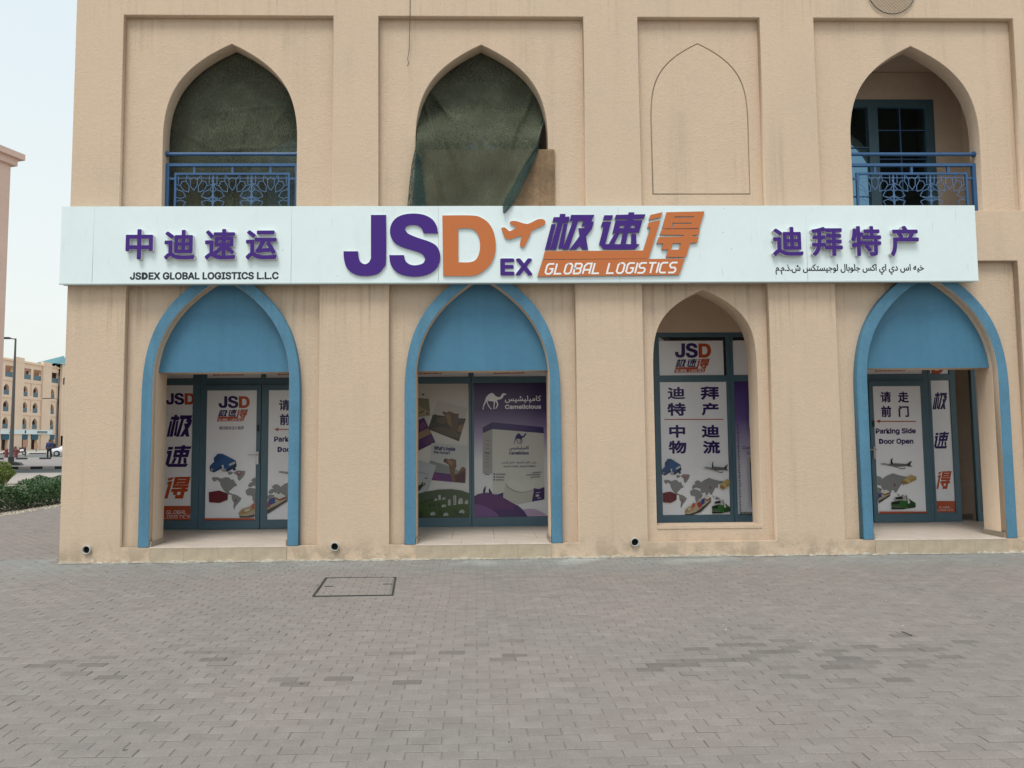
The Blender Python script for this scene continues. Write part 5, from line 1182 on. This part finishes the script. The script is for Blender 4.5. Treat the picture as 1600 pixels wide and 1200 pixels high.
for cy in ycol:
    MB().box(XF-.9, XF-.8, cy-pitch_y*.2, cy+pitch_y*.1, .1, 2.9).build('door', M['vinyl'] if cy < YF(60) else dk_g, FB)
    MB().box(XF+.0, XF+.22, cy-pitch_y*.3, cy+pitch_y*.3, ZF(40, 687), ZF(40, 679)).build('blue_board', awn, FB)
for a, b in ((YF(1), YF(16)), (YF(30.5), YF(45)), (YF(46.5), YF(61)), (YF(62), YF(70.5)), (YF(73), YF(86))):
    for z0, z1 in ((ZF(40, 649.5), ZF(40, 649)), (ZF(40, 624.2), ZF(40, 623.6)), (ZF(40, 598.5), ZF(40, 597.8))):
        MB().box(XF+.001, XF+.09, a, b, z0, z1).box(XF+.001, XF+.09, b, b+.2, z0-2.4, z0).build('panel_edge', pink_shade, FB)
MB().box(XF+.001, XF+.3, y0f, y1f, ZF(45, 568.5), ZF(45, 567)).build('cornice', pinkm, FB)
# corner tower
ya, yb = y1f, y1f+16
yz_curve('tower_wall', [rect(ya, yb, -.05, ZF(92, 568)), parch(YF(99), 2.4, ZF(92, 601), ZF(92, 585)), parch(YF(96), 1.0, ZF(92, 624), ZF(92, 608)), parch(YF(96), 1.0, ZF(92, 647.5), ZF(92, 631)), parch(YF(96), 1.0, ZF(92, 670.5), ZF(92, 654)), rect(YF(88.8), YF(97), .2, ZF(92, 681))], XF+.8, .5, pinkm, FB)
MB().box(XF-.6, XF-.4, ya, yb, 0, ZF(92, 570)).build('tower_glass', dk_g, FB)
rz0 = ZF(92, 569.5); rr = MB(); ca = Vector((XF-3, YF(95), ZF(95, 555))); _yp = lambda px, X: PXp(px, 690, X).y; ca = Vector((XF-4, _yp(95, XF-4), PXp(95, 555, XF-4).z)); cs = [(XF+1.0, _yp(84, XF+1)), (XF+1.0, _yp(106, XF+1)), (XF-9, _yp(106, XF+1)), (XF-9, _yp(76.5, XF-9))]
rr.add([(x, y, rz0) for x, y in cs]+[tuple(ca)], [(0, 1, 4), (1, 2, 4), (2, 3, 4), (3, 0, 4), (3, 2, 1, 0)]); rr.build('pyramid_roof', roofm, FB)
FS = thing('arcade_sign', 'long white shop sign across the distant peach block, with small dark lettering', 'sign', (XF+.4, YF(40), ZF(40, 678)))
MB().box(XF+.26, XF+.45, y0f, YF(78), ZF(40, 678.5), ZF(40, 671.5)).build('sign_panel', M['sign'], FS)
for a, b, z0, z1 in ((54, 70, 676.8, 675.6), (54, 70, 675, 673.6), (10, 15.6, 677, 675.6), (11, 16, 674.6, 673), (34.5, 36.5, 677.3, 672.5)):
    MB().box(XF+.452, XF+.47, YF(a), YF(b), ZF(40, z0), ZF(40, z1)).build('lettering', M['ink'], FS)
# nearer pink building, its corner cutting the left edge
c0 = P(17.0, 256, 0); Zn = 40.0
def at_depth(px, py, Z): return CAM+ray(px, py)*Z
k0 = at_depth(16.8, 258, Zn); dirn = Vector((.31, .95, 0)).normalized(); nrm = Vector((.95, -.31, 0)); ztop = k0.z
NB = thing('pink_corner_building', 'pink rendered building with stepped cornice, only its corner showing at the left edge', 'building', (k0.x, k0.y, 0))
pk = mat('pink render', (0.68, 0.49, 0.41), .9, .2, .04, .5)
def slab(name, out, z0, z1, ext, m, ln=26):
    a = Vector((k0.x, k0.y, 0))+dirn*ext+nrm*out; b = Vector((k0.x, k0.y, 0))-dirn*ln+nrm*out; c = b-nrm*14; d = a-nrm*14
    MB().add([(p.x, p.y, z) for z in (z0, z1) for p in (a, d, c, b)], [(0, 1, 2, 3), (7, 6, 5, 4), (0, 4, 5, 1), (1, 5, 6, 2), (2, 6, 7, 3), (3, 7, 4, 0)]).build(name, m, NB)
slab('wall', 0, 0, ztop, 0, pk); slab('lower_cornice', .18, ztop, ztop+.38, .25, pk); slab('upper_cornice', .38, ztop+.381, ztop+.70, .52, pk)
a = Vector((k0.x, k0.y, 0))-dirn*.9
rp = MB(); b = a-dirn*3.2
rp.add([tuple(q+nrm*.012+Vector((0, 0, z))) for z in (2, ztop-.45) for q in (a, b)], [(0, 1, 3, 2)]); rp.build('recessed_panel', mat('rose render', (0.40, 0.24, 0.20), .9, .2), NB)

# ------------------------------------------------------------------ people, vehicles, bollards, posts
def skin_body(name, pts, edges, rad, m, parent, root, at):
    me = bpy.data.meshes.new(name); me.from_pydata([tuple(Vector(p)) for p in pts], edges, []); o = bpy.data.objects.new(name, me); COL.objects.link(o)
    md = o.modifiers.new('s', 'SKIN'); o.modifiers.new('u', 'SUBSURF').levels = 1
    for i, r in enumerate(rad): me.skin_vertices[0].data[i].radius = (r, r) if not isinstance(r, tuple) else r
    me.skin_vertices[0].data[root].use_root = True
    n = bpy.data.meshes.new_from_object(o.evaluated_get(bpy.context.evaluated_depsgraph_get())); bpy.data.objects.remove(o)
    n.materials.clear(); n.materials.append(m)
    for p_ in n.polygons: p_.use_smooth = True
    n.name = name; q = bpy.data.objects.new(name, n); link(q, parent, at); return q
def person(px, py, label, shirt, trousers, scale=1.0, extra=0):
    g = G(px, py); at = Vector((g.x, g.y, -.02)); T = thing('person', label, 'person', at)
    sk = mat('skin', (0.16, 0.085, 0.05), .6); s = scale
    pts = [(0,0,.95),(0,0,1.15),(0,0,1.38),(0,.01,1.48),(0,.0,1.58),(0,0,1.70),(.18,0,1.40),(.25,.02,1.14),(.24,-.06,.92),(.23,-.08,.83),(-.18,0,1.40),(-.25,.02,1.14),(-.24,-.06,.92),(-.23,-.08,.83),
           (.10,0,.88),(.13,.02,.48),(.15,.05,.09),(.16,-.08,.05),(-.10,0,.88),(-.12,-.03,.48),(-.13,.02,.09),(-.14,-.11,.05)]
    pts = [tuple(c*s for c in p) for p in pts]
    ed = [(0,1),(1,2),(2,3),(3,4),(4,5),(2,6),(6,7),(7,8),(8,9),(2,10),(10,11),(11,12),(12,13),(0,14),(14,15),(15,16),(16,17),(0,18),(18,19),(19,20),(20,21)]
    rad = [.13,.13,.15,.055,.10,.085,.06,.048,.035,.04,.06,.048,.035,.04,.09,.065,.045,.04,.09,.065,.045,.04]
    skin_body('body', pts, ed, [r*s for r in rad], sk, T, 0, at)
    skin_body('shirt', [pts[0], pts[1], pts[2], pts[6], pts[7], pts[8], pts[10], pts[11], pts[12]], [(0,1),(1,2),(2,3),(3,4),(4,5),(2,6),(6,7),(7,8)], [r*s for r in (.165,.16,.18,.09,.075,.06,.09,.075,.06)], shirt, T, 0, at)
    skin_body('trousers', [pts[0], pts[14], pts[15], pts[16], pts[18], pts[19], pts[20]], [(0,1),(1,2),(2,3),(0,4),(4,5),(5,6)], [r*s for r in (.15,.11,.085,.07,.11,.085,.07)], trousers, T, 0, at)
    skin_body('hair', [(0, -.01*s, 1.66*s), (0, -.02*s, 1.72*s)], [(0, 1)], [.115*s, .10*s], M['ink'], T, 0, at)
    shm = MB()
    for k_ in (16, 20): x, y, z = pts[k_]; shm.box(at.x+x-.055, at.x+x+.055, at.y+y-.2, at.y+y+.08, at.z+.0, at.z+.09)
    shm.build('shoes', M['ink'], T)
    return T
blu = mat('blue shirt cloth', (0.02, 0.04, 0.13), .8); blk = mat('dark trousers', (0.015, 0.016, 0.022), .8)
person(76.5, 716.8, 'man in a blue shirt and dark trousers walking on the far side of the road', blu, blk, 1.08)
person(82.4, 712.5, 'person in dark clothes walking just behind the white car', blk, blk, 1.0)
def wheel_pair(T, x, y, z, r, w, m):
    t = MB(); t.bar((x, y-w/2, z), (x, y+w/2, z), 2*r, n=18); wv = t.build('wheel', m, T)
    u = MB(); u.bar((x, y-w/2-.01, z), (x, y+w/2+.01, z), 1.2*r, n=12); u.build('rim', M['steel'], wv)
# white saloon car seen from its front corner, parked beyond the kerb
g = G(90, 713.3); CX, CY = g.x+1.1, g.y+1.2
T = thing('parked_car', 'white saloon car parked beyond the road, half hidden by the building corner', 'car', (CX, CY, 0))
wp = mat('white car paint', (0.75, 0.76, 0.78), .25, .5, coat=.6)
side = [(-2.2,.28),(-2.25,.60),(-2.1,.80),(-1.25,.95),(-.55,1.40),(.75,1.43),(1.6,1.05),(2.15,.98),(2.25,.55),(2.15,.28)]
def car_body(scale_y, zs):
    v, f = [], []; n = len(side); secs = [(-.86, .94), (-.78, 1.0), (0, 1.02), (.78, 1.0), (.86, .94)]
    for w_, k in secs:
        for x, z in side: v.append((CX+x*(.98 if abs(w_) > .8 else 1), CY+w_*(1 if z < 1.0 else .78), z*(k if z > .9 else 1)))
    for s_ in range(4):
        for i in range(n): f.append((s_*n+i, s_*n+(i+1) % n, (s_+1)*n+(i+1) % n, (s_+1)*n+i))
    f.append(tuple(range(n))[::-1]); f.append(tuple(4*n+i for i in range(n))); return v, f
v, f = car_body(1, 1); raw('body', [Vector(p)-Vector((CX, CY, 0)) for p in v], f, wp, T, None, True, (CX, CY, 0))
gl = MB()
gl.add([(CX-1.22, CY-.66, 1.0), (CX-1.22, CY+.66, 1.0), (CX-.62, CY+.6, 1.37), (CX-.62, CY-.6, 1.37)], [(0, 1, 2, 3)])
for s_ in (-1, 1): gl.add([(CX-1.0, CY+s_*.80, 1.0), (CX+1.3, CY+s_*.80, 1.02), (CX+.8, CY+s_*.70, 1.36), (CX-.5, CY+s_*.70, 1.36)], [(0, 1, 2, 3)])
gl.build('windows', M['glass'], T)
MB().box(CX-2.27, CX-2.2, CY-.5, CY+.5, .35, .62).build('grille', M['ink'], T)
for s_ in (-1, 1): MB().box(CX-2.24, CX-2.08, CY+s_*.78-.13, CY+s_*.78+.08, .62, .76).build('headlight', M['glass'], T)
for wx in (-1.4, 1.4):
    for s_ in (-1, 1): wheel_pair(T, CX+wx, CY+s_*.80, .32, .32, .2, M['ink'])
# motor scooter
g = G(30, 711); sx, sy = g.x, g.y
T = thing('motor_scooter', 'dark delivery scooter with a white panel parked before the distant arcade', 'scooter', (sx, sy, 0))
for dx in (-.55, .6): wheel_pair(T, sx+dx, sy, .26, .26, .12, M['ink'])
MB().prism([(sx-.7,.35),(sx-.35,.3),(sx+.1,.28),(sx+.7,.45),(sx+.75,.8),(sx+.1,.82),(sx-.1,.5),(sx-.35,.55),(sx-.42,1.0),(sx-.55,1.0)], sy-.14, sy+.14).build('body', mat('dark red scooter paint', (0.06, 0.015, 0.02), .4), T)
MB().box(sx-.05, sx+.8, sy-.13, sy+.13, .83, .92).build('seat', M['ink'], T)
MB().prism([(sx+.15,.45),(sx+.65,.5),(sx+.6,.75),(sx+.15,.7)], sy-.17, sy-.145).build('side_panel', M['white'], T)
hb = MB(); hb.bar((sx-.5, sy-.33, 1.05), (sx-.5, sy+.33, 1.05), .04, n=6); hb.bar((sx-.56, sy, .3), (sx-.48, sy, 1.08), .06, n=6); hb.build('handlebar', M['ink'], T)
# red bollards
redm = mat('faded red bollard paint', (0.17, 0.045, 0.045), .7)
def bollard(px, py, label):
    g = G(px, py); T = thing('bollard', label, 'bollard', (g.x, g.y, 0), 'red bollards by the far kerb')
    MB().bar((g.x, g.y, 0), (g.x, g.y, .78), .34, n=12).build('post', redm, T)
    b = MB(); b.bar((g.x, g.y, .78), (g.x, g.y, .95), .42, n=12, r2=.4); b.bar((g.x-.3, g.y, .5), (g.x+.3, g.y, .5), .16, n=8); b.build('cap', redm, T)
bollard(9.6, 715, 'short red bollard left of the tall lamp post'); bollard(24.8, 715, 'short red bollard right of the tall lamp post')
def sign_post(px, base, top, label, w=.9, hh=.9, m=None):
    g = G(px, base); d = (g-CAM).dot(FW); h = 1.6+d*(((600-top)/F)+math.tan(PITCH))*math.cos(PITCH); T = thing('sign_post', label, 'sign post', (g.x, g.y, 0))
    MB().bar((g.x, g.y, 0), (g.x, g.y, h), .10, n=8).build('post', M['darkmetal'], T)
    MB().box(g.x-w/2, g.x+w/2, g.y-.12, g.y-.06, h-hh, h).build('plate', m, T)
tan = mat('rusty orange plate', (0.34, 0.19, 0.13), .7)
sign_post(39.5, 713.5, 681.5, 'slim post with a rusty orange plate, nearer the tall lamp', .5, .8, tan)
sign_post(56.5, 706, 687, 'slim post with a rusty orange plate before the distant blue doors', .55, .9, tan)
sign_post(89.5, 700, 686, 'green plate on a post beside the distant tower', 1.0, 1.2, mat('green plate', (0.02, 0.09, 0.06), .6))
